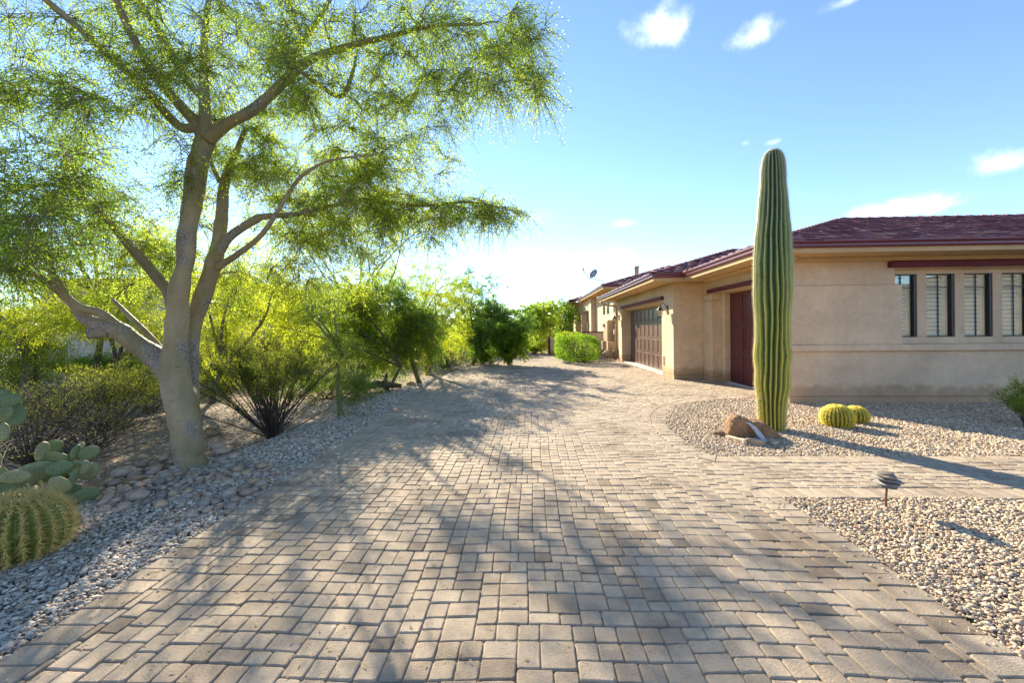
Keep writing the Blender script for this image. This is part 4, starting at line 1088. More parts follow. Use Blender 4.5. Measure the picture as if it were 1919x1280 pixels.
# ---------------- the big palo verde in front
yt = PZ(358, 872).y
trunk_base = PZ(358, 872)
pv = empty('palo_verde_tree', (trunk_base.x, trunk_base.y, -.03), 'big palo verde tree with smooth forked tan green trunk in the left foreground', 'tree')
T0 = limb([(362, 888, yt, 67.7), (359, 868, yt, 54.5), (356, 845, yt, 48.9), (350, 804, yt, 50.8), (338, 745, yt, 52.6), (328, 700, yt, 50.8), (328, 655, yt, 37.6), (331, 620, yt, 18.8)])
A1 = limb([(330, 715, yt, 41.4), (328, 670, yt, 43.2), (330, 635, yt, 39.5), (333, 590, yt, 35.7), (335, 550, yt, 35.7), (345, 500, yt, 27.3), (349, 450, yt, 31.0), (357, 400, yt, 32.9), (367, 330, yt, 33.8), (378, 285, yt, 33.8), (386, 262, yt + 0.02, 33.8)])
A2 = limb([(384, 268, yt, 28), (372, 235, yt, 26), (345, 205, yt - .1, 20), (290, 140, yt - .25, 15), (245, 60, yt - .4, 14), (205, -30, yt - .6, 11)])
A3 = limb([(388, 260, yt, 26), (384, 200, yt, 20), (382, 130, yt + .1, 15), (385, 50, yt + .2, 11), (400, -60, yt + .3, 8)])
A4 = limb([(390, 262, yt, 26), (425, 232, yt, 20), (475, 205, yt, 19), (535, 150, yt + .05, 18), (580, 112, yt + .1, 15), (640, 90, yt + .1, 13), (720, 70, yt + .1, 10), (810, 48, yt + .1, 7), (900, 45, yt, 5)])
A5 = limb([(372, 235, yt, 18), (335, 235, yt - .15, 17), (265, 160, yt - .3, 14), (190, 90, yt - .5, 13), (105, 15, yt - .7, 12), (40, -40, yt - .9, 9)])
A6 = limb([(388, 190, yt, 12), (350, 150, yt, 13), (300, 60, yt + .1, 14), (260, 0, yt + .15, 11), (225, -60, yt + .2, 8)])
A7 = limb([(535, 150, yt, 11), (560, 90, yt + .2, 10), (600, 30, yt + .4, 8), (640, -40, yt + .5, 6)])
A8 = limb([(560, 130, yt, 8), (600, 160, yt + .3, 9), (640, 180, yt + .4, 8), (662, 130, yt + .5, 6), (668, 90, yt + .5, 5)])
B1 = limb([(356, 800, yt + 0.08, 20.7), (361, 745, yt + 0.16, 22.6), (359, 690, yt + 0.22, 21.6), (361, 641, yt + 0.25, 23.5), (366, 600, yt + 0.28, 26.3), (378, 560, yt + 0.30, 30.1), (398, 500, yt + 0.30, 28.2), (409, 460, yt + 0.32, 24.4), (415, 410, yt + 0.35, 21.6), (422, 340, yt + 0.40, 17.9), (443, 285, yt + 0.40, 10.3), (460, 240, yt + 0.40, 6.6)])
B2 = limb([(404, 490, yt + .3, 18), (428, 446, yt + .3, 16), (478, 412, yt + .35, 15), (500, 405, yt + .4, 11), (560, 400, yt + .5, 9), (680, 375, yt + .6, 7), (790, 385, yt + .7, 6), (880, 378, yt + .7, 4), (950, 392, yt + .7, 2.5)])
B3 = limb([(400, 505, yt + .3, 14), (440, 480, yt + .2, 12), (490, 440, yt + .1, 9), (530, 380, yt, 7), (565, 330, yt, 6), (620, 300, yt, 4.5), (700, 290, yt, 3)])
B4 = limb([(412, 340, yt + .4, 10), (398, 310, yt + .45, 8), (392, 290, yt + .5, 5)])
C1 = limb([(322, 705, yt, 45.0), (295, 672, yt, 39.6), (255, 645, yt - .05, 36.0), (215, 615, yt - .1, 34.2), (165, 600, yt - .15, 23.4), (130, 560, yt - .2, 18.0), (75, 520, yt - .35, 13.5), (10, 500, yt - .5, 9.9)])
C1b = limb([(240, 628, yt - .05, 14), (195, 590, yt - .2, 16), (150, 575, yt - .3, 15), (118, 545, yt - .4, 13), (60, 440, yt - .6, 10)])
C2 = limb([(330, 650, yt + .05, 21.6), (320, 560, yt + .05, 21.6), (290, 515, yt + .05, 19.8), (245, 462, yt, 18.0), (195, 405, yt - .1, 15.3), (140, 360, yt - .2, 11.7), (85, 345, yt - .3, 9.0), (20, 360, yt - .5, 7.2)])
C3 = limb([(322, 690, yt + .1, 12), (290, 640, yt + .2, 11), (240, 590, yt + .3, 9), (210, 560, yt + .4, 6)])
stub = limb([(205, 622, yt - .1, 24), (165, 625, yt - .18, 22)])
big = [('trunk', T0, 22), ('limb', A1, 18), ('limb', B1, 18), ('limb', C1, 16)]
for nm, ln, n in big: limb_obj(nm, ln, M['pvbark'], pv, n, .09, len(nm))
for i, ln in enumerate([A2, A3, A4, A5, A6, A7, A8, B2, B3, B4, C1b, C2, C3, stub]): limb_obj('limb', ln, M['pvbark'], pv, 10, .05, i)
def blob(px, py, Y, rx, ry, n, rY=.5, tint=.5, rs=rnd):
    out = []
    for _ in range(int(n * 1.75)):
        a = rs.uniform(0, 6.283); r = math.sqrt(rs.random()) * 1.12; y = Y + rs.uniform(-rY, rY) * 1.5
        out.append((PY(px + rx * r * math.cos(a), py + ry * r * math.sin(a), y), min(1, max(0, tint + rs.uniform(-.22, .22)))))
    return out
TG = []
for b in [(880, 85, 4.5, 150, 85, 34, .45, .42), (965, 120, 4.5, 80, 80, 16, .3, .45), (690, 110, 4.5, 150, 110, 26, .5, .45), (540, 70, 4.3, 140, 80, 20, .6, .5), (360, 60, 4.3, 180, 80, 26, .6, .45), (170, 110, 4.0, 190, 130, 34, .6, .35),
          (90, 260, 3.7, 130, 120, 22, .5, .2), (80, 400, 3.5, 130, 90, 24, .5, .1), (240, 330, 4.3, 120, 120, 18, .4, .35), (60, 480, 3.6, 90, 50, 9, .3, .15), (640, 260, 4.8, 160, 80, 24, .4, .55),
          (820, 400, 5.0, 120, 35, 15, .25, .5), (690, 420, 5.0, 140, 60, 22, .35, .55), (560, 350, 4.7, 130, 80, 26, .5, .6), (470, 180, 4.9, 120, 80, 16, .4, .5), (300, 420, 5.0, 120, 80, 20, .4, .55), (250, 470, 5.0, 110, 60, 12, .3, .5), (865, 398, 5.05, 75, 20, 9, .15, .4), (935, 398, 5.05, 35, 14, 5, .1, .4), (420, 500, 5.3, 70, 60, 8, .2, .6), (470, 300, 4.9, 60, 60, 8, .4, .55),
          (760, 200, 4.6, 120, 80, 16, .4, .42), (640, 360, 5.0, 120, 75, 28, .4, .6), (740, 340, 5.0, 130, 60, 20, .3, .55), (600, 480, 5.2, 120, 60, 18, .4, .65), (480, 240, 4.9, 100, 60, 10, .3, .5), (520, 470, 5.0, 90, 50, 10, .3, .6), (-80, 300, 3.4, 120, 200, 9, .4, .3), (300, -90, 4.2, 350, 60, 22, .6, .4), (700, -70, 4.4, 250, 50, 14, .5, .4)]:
    TG += blob(*b)
limbs = [A2, A3, A4, A5, A6, A7, A8, B1, B2, B3, B4, C1, C1b, C2, C3]
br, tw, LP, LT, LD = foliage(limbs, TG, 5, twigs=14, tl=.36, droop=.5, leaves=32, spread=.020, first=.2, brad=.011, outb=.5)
print('main leaves', len(LP))
tubes_mesh('branches', br, M['pvbark'], pv, 4)['kind'] = 'stuff'
tubes_mesh('twigs', tw, M['twig'], pv, 3)['kind'] = 'stuff'
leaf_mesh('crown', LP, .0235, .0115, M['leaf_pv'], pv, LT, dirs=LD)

# ---------------- other trees
def auto_tree(name, label, base, heights, crown, bark, leafm, seed, nclu=60, twigs=7, tl=.5, droop=.3, leaves=40, leaf=(.035, .016), r0=.08, nl=4, tint=.5, lean=None, group=None, spread=.03, fork=.35, up=0, cat='tree', stems=1, twigm=None):
    """base = ground point; crown = list of (centre, (rx, ry, rz), weight)"""
    rs = random.Random(seed); base = Vector((base[0], base[1], 0)); base.z = float(ground_h(base.x, base.y)) - .02
    t = empty(name, base, label, cat, group)
    cc = sum((Vector(c[0]) * c[2] for c in crown), Vector()) / sum(c[2] for c in crown)
    limbs = []
    top = Vector(lean) if lean else base.lerp(cc, fork * 1.0)
    trunk = curve_line(base, top, 6, .05, 0, rs); k = len(trunk)
    tr = (trunk, [r0 * (1.25 if i == 0 else 1) * (1 - .35 * i / (k - 1)) for i in range(k)])
    if stems == 1: limb_obj('trunk', tr, bark, t, 9, .08, seed)
    for i in range(nl):
        c, r, _ = rs.choice(crown); a = 2 * math.pi * (i + rs.random() * .6) / nl
        tg = Vector(c) + Vector((r[0] * .6 * math.cos(a), r[1] * .6 * math.sin(a), r[2] * rs.uniform(-.2, .6)))
        st = top if stems == 1 else base + Vector((rs.gauss(0, .05), rs.gauss(0, .05), 0))
        ln = curve_line(st, tg, 7, .12, .04, rs); rr = r0 * (.6 if stems == 1 else .8)
        l = (ln, [rr * (1 - .8 * j / 7) + .003 for j in range(8)]); limbs.append(l); limb_obj('limb', l, bark, t, 6, .08, seed + i)
    TG = []; W = sum(c[2] for c in crown)
    for (c, r, wt) in crown:
        for _ in range(int(nclu * wt / W)):
            v = Vector((rs.gauss(0, 1), rs.gauss(0, 1), rs.gauss(0, 1))).normalized() * (rs.random() ** .45)
            TG.append((Vector(c) + Vector((v.x * r[0], v.y * r[1], v.z * r[2])), min(1, max(0, tint + rs.uniform(-.25, .25)))))
    br, tw, LP, LT, LD = foliage(limbs, TG, seed, twigs=twigs, tl=tl, droop=droop, leaves=leaves, spread=spread, first=.45, brad=.014 * (r0 / .08) ** .5, up=up)
    o = tubes_mesh('branches', br + tw, twigm or M['twig'], t, 3); o['kind'] = 'stuff'
    keep = LP[:, 2] > .03
    leaf_mesh('crown', LP[keep], leaf[0], leaf[1], leafm, t, LT[keep], dirs=LD[keep])
    return t
def cr(px, py, Y, rx, ry, wt=1, ryd=None):
    """crown blob from pixels at depth Y"""
    return (PY(px, py, Y), (rx / F * Y, (ryd if ryd is not None else max(rx, ry) / F * Y * .8), ry / F * Y), wt)
g = 'desert trees along the left of the driveway'
auto_tree('mesquite_tree', 'dense dark green domed mesquite leaning over the driveway edge on a straight slanting trunk', PZ(787, 718), 0,
          [cr(715, 600, 10.6, 105, 72, 3), cr(660, 650, 10.2, 60, 40, .8), cr(780, 630, 10.4, 50, 55, 1.2), cr(735, 670, 10.5, 50, 28, .5)], M['bark'], M['leaf_mid'], 21, 210, 10, .5, .45, 42, (.05, .022), .07, 5, .5, lean=PY(768, 655, 10.9))
auto_tree('mesquite_tree', 'tree with a low crooked trunk slanting left out of the fallen log', PZ(722, 727), 0,
          [cr(640, 560, 9.8, 110, 50, 2), cr(560, 600, 9.6, 80, 50, 1)], M['bark'], M['leaf_yel'], 22, 110, 9, .5, .3, 40, (.04, .02), .05, 4, .45, lean=PY(750, 688, 10.0))
auto_tree('palo_verde_tree', 'feathery bright yellow green tree just beyond the dark mesquite dome', PZ(800, 700), 0,
          [cr(830, 575, 12.5, 48, 60, 2), cr(800, 640, 12.3, 45, 45, 1), cr(845, 625, 12.6, 35, 40, 1)], M['bark'], M['leaf_yel'], 23, 80, 9, .45, .4, 46, (.04, .014), .05, 5, .55)
auto_tree('mesquite_tree', 'dark blue green tree with airy arching top right of the yellow green one', PZ(885, 682), 0,
          [cr(905, 610, 17, 62, 50, 3), cr(960, 600, 17, 40, 30, 1), cr(880, 545, 16.5, 70, 35, .7)], M['bark'], M['leaf_dark'], 24, 170, 9, .6, .3, 40, (.07, .032), .08, 6, .6)
auto_tree('round_shrub', 'rounded bright green multi-stemmed shrub at the far bend of the driveway', PZ(957, 683), 0,
          [cr(958, 645, 16.4, 38, 26, 3), cr(945, 630, 16.4, 20, 15, 1)], M['bark'], M['leaf_hedge'], 25, 70, 8, .35, .1, 50, (.07, .04), .035, 7, .5, stems=5, cat='shrub')
auto_tree('palo_verde_tree', 'airy pale tree far behind, left of the gap where the path ends', PZ(1000, 655), 0,
          [cr(1005, 600, 26, 35, 28, 2), cr(1020, 590, 27, 28, 30, 1)], M['bark'], M['leaf_pv'], 26, 100, 8, .8, .3, 36, (.10, .05), .12, 5, .5)
auto_tree('ironwood_tree', 'wispy half-bare tree against the sky left of the far eave', PZ(1052, 650), 0,
          [cr(1050, 590, 34, 26, 34, 2)], M['bark'], M['leaf_mid'], 27, 60, 7, .9, .1, 18, (.13, .07), .12, 5, .3)
auto_tree('palo_verde_tree', 'tall feathery palo verde in the second row, seen through the right of the big crown', PY(672, 660, 12.5), 0,
          [cr(640, 420, 11.8, 130, 70, 3), cr(740, 500, 12.0, 90, 50, 1.2), cr(520, 440, 11.6, 90, 60, 1.2), cr(770, 400, 10.8, 105, 26, 1.8)], M['bark'], M['leaf_pv'], 36, 88, 8, .5, .55, 36, (.045, .02), .055, 7, .7)
auto_tree('palo_verde_tree', 'tall yellow green palo verde behind the left half of the big crown', PY(180, 660, 11.5), 0,
          [cr(200, 430, 11.5, 170, 90, 3), cr(60, 480, 11.2, 110, 70, 1.2), cr(300, 510, 11.0, 110, 55, 2)], M['bark'], M['leaf_pv'], 37, 170, 9, .6, .5, 32, (.045, .02), .11, 8, .55)
auto_tree('palo_verde_tree', 'wide tree behind the mesquite dome with a ragged top above it', PY(800, 660, 14.5), 0,
          [cr(770, 520, 14.5, 90, 32, 2), cr(690, 540, 14.5, 70, 40, 1), cr(850, 545, 14.5, 50, 30, 1)], M['bark'], M['leaf_mid'], 38, 60, 7, .6, .35, 34, (.05, .023), .09, 6, .7)
# masses behind the big tree
auto_tree('palo_verde_tree', 'glowing yellow green tree behind and right of the big forked trunk', PZ(398, 752), 0,
          [cr(450, 560, 8.8, 110, 80, 3), cr(540, 520, 9, 80, 50, 1), cr(380, 620, 8.6, 70, 50, 1)], M['bark'], M['leaf_yel'], 31, 150, 9, .45, .4, 42, (.034, .016), .06, 6, .6, stems=1)
auto_tree('palo_verde_tree', 'slim young green-trunked tree with blurry low foliage right of the creosote bush', PZ(640, 778), 0,
          [cr(600, 570, 7.6, 60, 45, 1.5), cr(640, 650, 7.1, 32, 28, 1), cr(670, 735, 6.8, 28, 22, .5)], M['greenbark'], M['leaf_mid'], 32, 60, 8, .35, .3, 40, (.028, .011), .045, 5, .5, lean=PY(640, 660, 7.15))
auto_tree('palo_verde_tree', 'yellow green tree glowing behind the left fork of the big tree', PZ(230, 735), 0,
          [cr(200, 560, 9.5, 150, 70, 3), cr(120, 610, 9.0, 90, 40, 1), cr(280, 620, 9.2, 60, 50, 1)], M['bark'], M['leaf_yel'], 33, 150, 9, .5, .45, 42, (.036, .017), .07, 6, .55)
auto_tree('mesquite_tree', 'shaded brown-trunked tree at the far left edge in front of the pale house', PZ(55, 745), 0,
          [cr(20, 600, 9.5, 100, 80, 2), cr(60, 680, 9.0, 60, 50, 1)], M['bark'], M['leaf_yel'], 34, 90, 8, .5, .4, 40, (.038, .018), .16, 5, .3, lean=PY(52, 640, 9.2))
for i, (px, py, Y, rx, ry, lm, lab, t_) in enumerate([
        (330, 600, 15, 120, 60, 'leaf_yel', 'hazy yellow green tree in the third row, seen left of the big fork', .7),
        (520, 610, 14, 110, 55, 'leaf_mid', 'green tree in the back row straight behind the creosote bush', .6),
        (640, 600, 18, 110, 60, 'leaf_yel', 'back row tree seen between the slim young trunk and the dark mesquite dome', .6),
        (770, 590, 20, 70, 55, 'leaf_mid', 'tall back row tree rising above the dark mesquite dome', .6),
        (100, 610, 16, 130, 60, 'leaf_mid', 'dark tree crown hiding the roof of the pale neighbouring house', .4),
        (-60, 560, 12, 90, 90, 'leaf_mid', 'dark tree cut by the left edge of the picture behind the prickly pear', .3),
        (860, 640, 24, 60, 30, 'leaf_mid', 'low green tree in the distance behind the yellow green one', .6),
        (925, 625, 26, 60, 30, 'leaf_mid', 'distant green tree left of the airy pale tree', .5),
        (985, 630, 38, 40, 26, 'leaf_pv', 'small far tree above the round driveway shrub', .4),
        (1075, 625, 44, 22, 18, 'leaf_dark', 'far dark bush below the eave of the far wing', .5)]):
    b = PY(px, 660, Y); b.z = 0
    auto_tree('desert_tree', lab, b, 0, [cr(px, py, Y, rx, ry, 2), cr(px + rx * .3, py + ry * .6, Y, rx * .7, ry * .5, 1)], M['bark'], M[lm], 40 + i, 80, 7, .05 * Y, .3, 34, (.0042 * Y, .002 * Y), .08, 5, t_, spread=.0025 * Y)

# ---------------- shrubs
def bush(name, label, base, h, spread, n, leafm, seed, leaves=60, leaf=(.014, .007), stem=.008, twm=None, low=.35, tint=.5, bare=.3, sprd=.03, group=None, kink=.12, cat='bush', tl=.25, tw_n=6, drp=0):
    rs = random.Random(seed); base = Vector(base); base.z = float(ground_h(base.x, base.y)) - .01; npr = np.random.default_rng(seed)
    t = empty(name, base, label, cat, group); lines = []; LP, LT = [], []
    for i in range(n):
        a = rs.uniform(0, 6.283); el = rs.uniform(low, 1.45); L_ = h / max(.55, math.sin(el)) * rs.uniform(.7, 1.05) * (1 if el > .8 else .85)
        d = Vector((math.cos(a) * math.cos(el) * spread, math.sin(a) * math.cos(el) * spread, math.sin(el)))
        e = base + d * L_; s0 = base + Vector((rs.gauss(0, .04), rs.gauss(0, .04), 0))
        ln = curve_line(s0, e, 6, kink, .05, rs); lines.append((ln, [stem * (1 - .12 * j) for j in range(7)]))
        for q in range(tw_n):
            f = rs.uniform(bare, 1); b, r, dr = interp((ln, [stem] * 7), f)
            dv = (Vector((rs.gauss(0, 1), rs.gauss(0, 1), rs.gauss(.3, .7))).normalized() + dr * .9).normalized(); l2 = tl * rs.uniform(.5, 1.3)
            pts = [b, b + dv * l2 * .5 + Vector((0, 0, .02)), b + dv * l2 - Vector((0, 0, drp * l2))]; lines.append((pts, [.003, .0022, .001]))
            m = int(leaves * rs.uniform(.5, 1.4) / tw_n)
            if m > 0:
                P0 = np.array([tuple(x) for x in pts]); f2 = npr.uniform(.2, 1.05, m) * 2; f2 = np.clip(f2, 0, 1.999); k = f2.astype(int); fr = (f2 - k)[:, None]
                LP.append(P0[k] * (1 - fr) + P0[k + 1] * fr + npr.normal(0, sprd, (m, 3))); LT.append(np.clip(npr.normal(tint + rs.uniform(-.15, .15), .17, m), 0, 1))
    o = tubes_mesh('stems', lines, twm or M['darktwig'], t, 4); o['kind'] = 'stuff'
    if LP: P = np.concatenate(LP); k = P[:, 2] > .02; leaf_mesh('foliage', P[k], leaf[0], leaf[1], leafm, t, np.concatenate(LT)[k])
    return t
bush('creosote_bush', 'large creosote bush with many dark stems fanning from one point beside the gravel', PZ(512, 815), 1.38, 1.0, 95, M['leaf_creo'], 61, 760, (.019, .009), .0085, low=.45, tint=.42, bare=.5, tw_n=8, tl=.24, sprd=.022, cat='creosote bush')
bush('desert_bush', 'sparse olive brown bush left of the big trunk, in front of the pale house', PZ(205, 805), .85, 1.3, 60, M['leaf_creo'], 62, 420, (.02, .01), .007, low=.3, tint=.55, bare=.45, tw_n=8, tl=.3, sprd=.03)
bush('dry_bush', 'dark bare twiggy bush spreading behind the prickly pear', PZ(60, 870), .85, 1.5, 75, M['leaf_creo'], 63, 60, (.014, .007), .006, low=.1, tint=.3, bare=.4, tw_n=7, tl=.35, sprd=.02)
bush('dry_bush', 'low tangle of dark brown twigs between the olive bush and the big trunk', PZ(170, 850), .5, 2.0, 45, M['leaf_creo'], 64, 60, (.014, .007), .005, low=.1, tint=.5, bare=.3, tw_n=7, tl=.3)
bush('desert_bush', 'small leafy bush just left of the big trunk, against the lit ground', PZ(275, 770), .7, 1.0, 30, M['leaf_creo'], 65, 260, (.022, .011), .006, low=.4, tint=.6, bare=.4)
bush('green_shrub', 'soft dark green shrub against the wall of the pale house', PZ(165, 708), .6, 2.2, 50, M['leaf_mid'], 66, 500, (.05, .02), .01, low=.2, tint=.5, bare=.4, sprd=.06, tl=.4, cat='shrub')
bush('grey_shrub', 'low straw grey shrub on lit soil left of the olive bush', PZ(110, 790), .45, 1.3, 36, M['leaf_grey'], 67, 240, (.02, .009), .005, low=.3, tint=.7, bare=.3)
bush('grey_shrub', 'small brownish dry shrub behind the fallen log', PZ(700, 700), .45, 1.2, 34, M['leaf_grey'], 68, 160, (.03, .012), .007, low=.3, tint=.4, bare=.3)
bush('grey_shrub', 'tan dry shrub in the shade beneath the yellow green tree', PZ(838, 690), .8, 1.1, 40, M['leaf_grey'], 69, 260, (.045, .02), .01, low=.3, tint=.6, bare=.3)
bush('green_shrub', 'low green shrub at the drive edge left of the round shrub', PZ(905, 682), .5, 1.5, 26, M['leaf_hedge'], 70, 260, (.05, .022), .01, low=.3, tint=.4, bare=.3, cat='shrub')
bush('green_shrub', 'small blue green shrub at the end of the path near the maroon gate', PZ(1025, 655), .7, 1.3, 30, M['leaf_dark'], 71, 320, (.07, .035), .012, low=.3, tint=.7, bare=.2, cat='shrub')
bush('green_shrub', 'yellow green low shrub between round shrub and path', PZ(1000, 663), .75, 1.4, 30, M['leaf_yel'], 72, 360, (.07, .03), .012, low=.2, tint=.5, bare=.2, cat='shrub')
bush('green_shrub', 'pale green low cover under the trees left of the dark mesquite dome', PZ(610, 745), .5, 2.0, 44, M['leaf_mid'], 73, 260, (.03, .013), .006, low=.2, tint=.6, bare=.3, cat='shrub')
bush('green_shrub', 'blue green low shrub right of the slim green trunk', PZ(672, 738), .55, 1.1, 26, M['leaf_dark'], 74, 300, (.028, .012), .006, low=.3, tint=.8, bare=.2, cat='shrub')
bush('green_shrub', 'shrub patch in the light between the olive bush and the creosote bush', PZ(420, 735), .6, 1.6, 40, M['leaf_yel'], 75, 260, (.03, .013), .006, low=.2, tint=.6, bare=.3, cat='shrub')
for i, (px, py, hh, lm, lab) in enumerate([(560, 705, .9, 'leaf_yel', 'sunny yellow green bush behind the creosote bush'), (690, 682, 1.0, 'leaf_yel', 'yellow green bush beyond the fallen log'), (760, 680, 1.0, 'leaf_yel', 'yellow green bush between the two slanting trunks'),
                                           (470, 700, .9, 'leaf_mid', 'green bush in the second row behind the creosote bush'), (20, 735, 1.2, 'leaf_mid', 'shaded bush at the left edge below the brown-trunked tree'), (330, 700, 1.0, 'leaf_yel', 'sunny bush seen through the gap left of the right-hand stem'),
                                           (865, 672, 1.3, 'leaf_mid', 'green bush beneath the dark blue green tree'), (930, 668, 1.2, 'leaf_mid', 'far green bush behind the round driveway shrub')]):
    bush('desert_bush', lab, PZ(px, py), hh, 1.5, 44, M[lm], 80 + i, 330, (.045, .02), .009, low=.2, tint=.5, bare=.25, sprd=.06, tl=.4)
# ragged plant at the right edge against the facade
bush('potted_shrub', 'thin-leaved green sprig entering at the right edge against the facade', PZ(1935, 800), .62, .7, 26, M['leaf_mid'], 76, 140, (.07, .007), .006, low=.5, tint=.5, bare=.5, sprd=.02, tl=.14, cat='shrub')

# clipped hedge and flowers
def hedge(name, label, c, r, n, leafm, seed, leaf, ztop, tint=.5, power=.55):
    npr = np.random.default_rng(seed); t = empty(name, (c[0], c[1], 0), label, 'hedge')
    v = norm_rows(npr.normal(0, 1, (n, 3))); v = np.sign(v) * np.abs(v) ** power; v /= np.maximum(1, np.abs(v).max(1, keepdims=True))
    rr = npr.uniform(.72, 1.03, n) ** .6; bumpy = np.array([mn.noise(Vector(tuple(q * 2.6)) + Vector((seed, 0, 0))) for q in v]) * .12 + 1
    P = v * (rr * bumpy)[:, None] * np.array(r) + np.array(c); P = P[P[:, 2] > .04]
    tn = np.clip(npr.normal(tint, .2, len(P)) + .1, 0, 1); leaf_mesh('foliage', P, leaf[0], leaf[1], leafm, t, tn)
    rs = random.Random(seed); lines = []
    for i in range(40):
        e = Vector(P[rs.randrange(len(P))]); b = Vector((c[0] + rs.gauss(0, r[0] * .25), c[1] + rs.gauss(0, r[1] * .25), -.02)); lines.append((curve_line(b, e, 4, .1, .1, rs), [.014, .01, .008, .005, .003]))
    tubes_mesh('stems', lines, M['darktwig'], t, 4)['kind'] = 'stuff'
    return t
hb = PZ(1086, 681)
hw_ = 43 / F * hb.y
hedge('clipped_hedge', 'neatly rounded bright green clipped hedge at the far end of the driveway by the house', (hb.x, hb.y + .7, .62), (hw_, .85, .62), 8500, M['leaf_hedge'], 5, (.058, .036), 0, .32, .7)
h2 = hedge('flowering_shrub', 'looser green shrub with orange red flowers behind and left of the clipped hedge', (PY(1068, 640, 20.5).x, 20.7, .68), (.75, .6, .66), 4200, M['leaf_hedge'], 6, (.08, .045), 0, .6)
M['flower'] = simple('orange_red_petal', (.75, .09, .02), .6, .1, 30)
P = []
for px, py in ((1052, 624), (1066, 625), (1071, 626), (1058, 634), (1075, 632), (1066, 645), (1090, 628), (1083, 638), (1050, 640)):
    q = PY(px, py, 19.95); P += [tuple(q + Vector((rnd.gauss(0, .03), rnd.gauss(0, .03), rnd.gauss(0, .03)))) for _ in range(16)]
leaf_mesh('flowers', np.array(P), .05, .035, M['flower'], h2, None)['kind'] = 'stuff'

# blue agaves
def agave(label, p, s, seed, mat):
    rs = random.Random(seed); t = empty('agave', (p.x, p.y, 0), label, 'agave')
    for i in range(26):
        a = i * 2.4; el = .25 + 1.2 * (i / 26); L_ = s * rs.uniform(.8, 1.1); d = Vector((math.cos(a) * math.cos(el), math.sin(a) * math.cos(el), math.sin(el))); sd = d.cross(Vector((0, 0, 1))).normalized(); up = sd.cross(d)
        vs = []; 
        for f, w_ in ((0, .05), (.3, .075), (.7, .055), (1, .002)):
            c = Vector((p.x, p.y, .02)) + d * L_ * f + Vector((0, 0, .06 * s * f)); vs += [c - sd * w_ * s * 1.2 + up * .02 * s, c - up * .012, c + sd * w_ * s * 1.2 + up * .02 * s]
        fs = [(j * 3 + k, j * 3 + k + 1, j * 3 + k + 4, j * 3 + k + 3) for j in range(3) for k in range(2)]
        MB().add(vs, fs, 0, True).build('leaf_blade', mat, t)
for (px, py, s, lab) in ((125, 748, .55, 'blue agave at the left of the pair before the pale house wall'), (155, 742, .5, 'blue agave at the right of the pair before the pale house wall')):
    agave(lab, PZ(px, py), s, px, M['agave'])

# fallen log
lp = PZ(715, 728)
t = empty('fallen_log', (lp.x, lp.y, 0), 'dark weathered fallen log with a broken stub lying beside the gravel', 'log')
a, b = PZ(680, 732), PZ(752, 726)
M['deadwood'] = mat_bark('dead_wood', (.035, .025, .02), (.09, .065, .05), (.17, .13, .10), .9, 9)
limb_obj('log', ([a + Vector((0, 0, .06)), a.lerp(b, .35) + Vector((0, .05, .14)), a.lerp(b, .7) + Vector((0, 0, .09)), b + Vector((0, 0, .04))], [.05, .11, .09, .04]), M['deadwood'], t, 10, .25, 3)
limb_obj('stub', ([a.lerp(b, .55) + Vector((0, 0, .1)), a.lerp(b, .6) + Vector((0, 0, .3)), a.lerp(b, .62) + Vector((0, 0, .42))], [.06, .04, .01]), M['deadwood'], t, 8, .25, 4)

# ---------------- saguaro
def mat_sag():
    m, nt, b = newmat('saguaro_skin')
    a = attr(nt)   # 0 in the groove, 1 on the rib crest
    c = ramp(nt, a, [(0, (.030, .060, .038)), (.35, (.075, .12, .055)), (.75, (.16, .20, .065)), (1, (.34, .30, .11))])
    tc = nt.nodes.new('ShaderNodeTexCoord'); sx = nt.nodes.new('ShaderNodeSeparateXYZ'); nt.links.new(tc.outputs['Object'], sx.inputs[0])
    mr = nt.nodes.new('ShaderNodeMapRange'); nt.links.new(sx.outputs[2], mr.inputs[0]); mr.inputs[1].default_value = .1; mr.inputs[2].default_value = 3.6
    # older skin low down is yellower and scarred, the young top blue green
    c = mixc(nt, c, ramp(nt, mr.outputs[0], [(0, (1.9, 1.65, .6)), (.4, (1.5, 1.5, .7)), (.7, (1.0, 1.25, 1.2)), (1, (.9, 1.1, 1.3))]), 1, 'MULTIPLY')
    c = mixc(nt, c, ramp(nt, texnoise(nt, 9, 7, .7), [(.3, (.6, .55, .45)), (.45, (1, 1, 1)), (.7, (1.15, 1.15, 1.05))]), .8, 'MULTIPLY')
    nt.links.new(c, b.inputs['Base Color']); b.inputs['Roughness'].default_value = .5; bump(nt, b, texnoise(nt, 70, 6, .7), .3, .004); return m
M['saguaro'] = mat_sag()
M['spine_pale'] = simple('pale_spines', (.62, .56, .42), .6, .1, 8)
M['spine_yellow'] = simple('golden_spines', (.92, .74, .08), .5, .12, 8)
M['spine_straw'] = simple('straw_spines', (.74, .53, .16), .5, .2, 12)
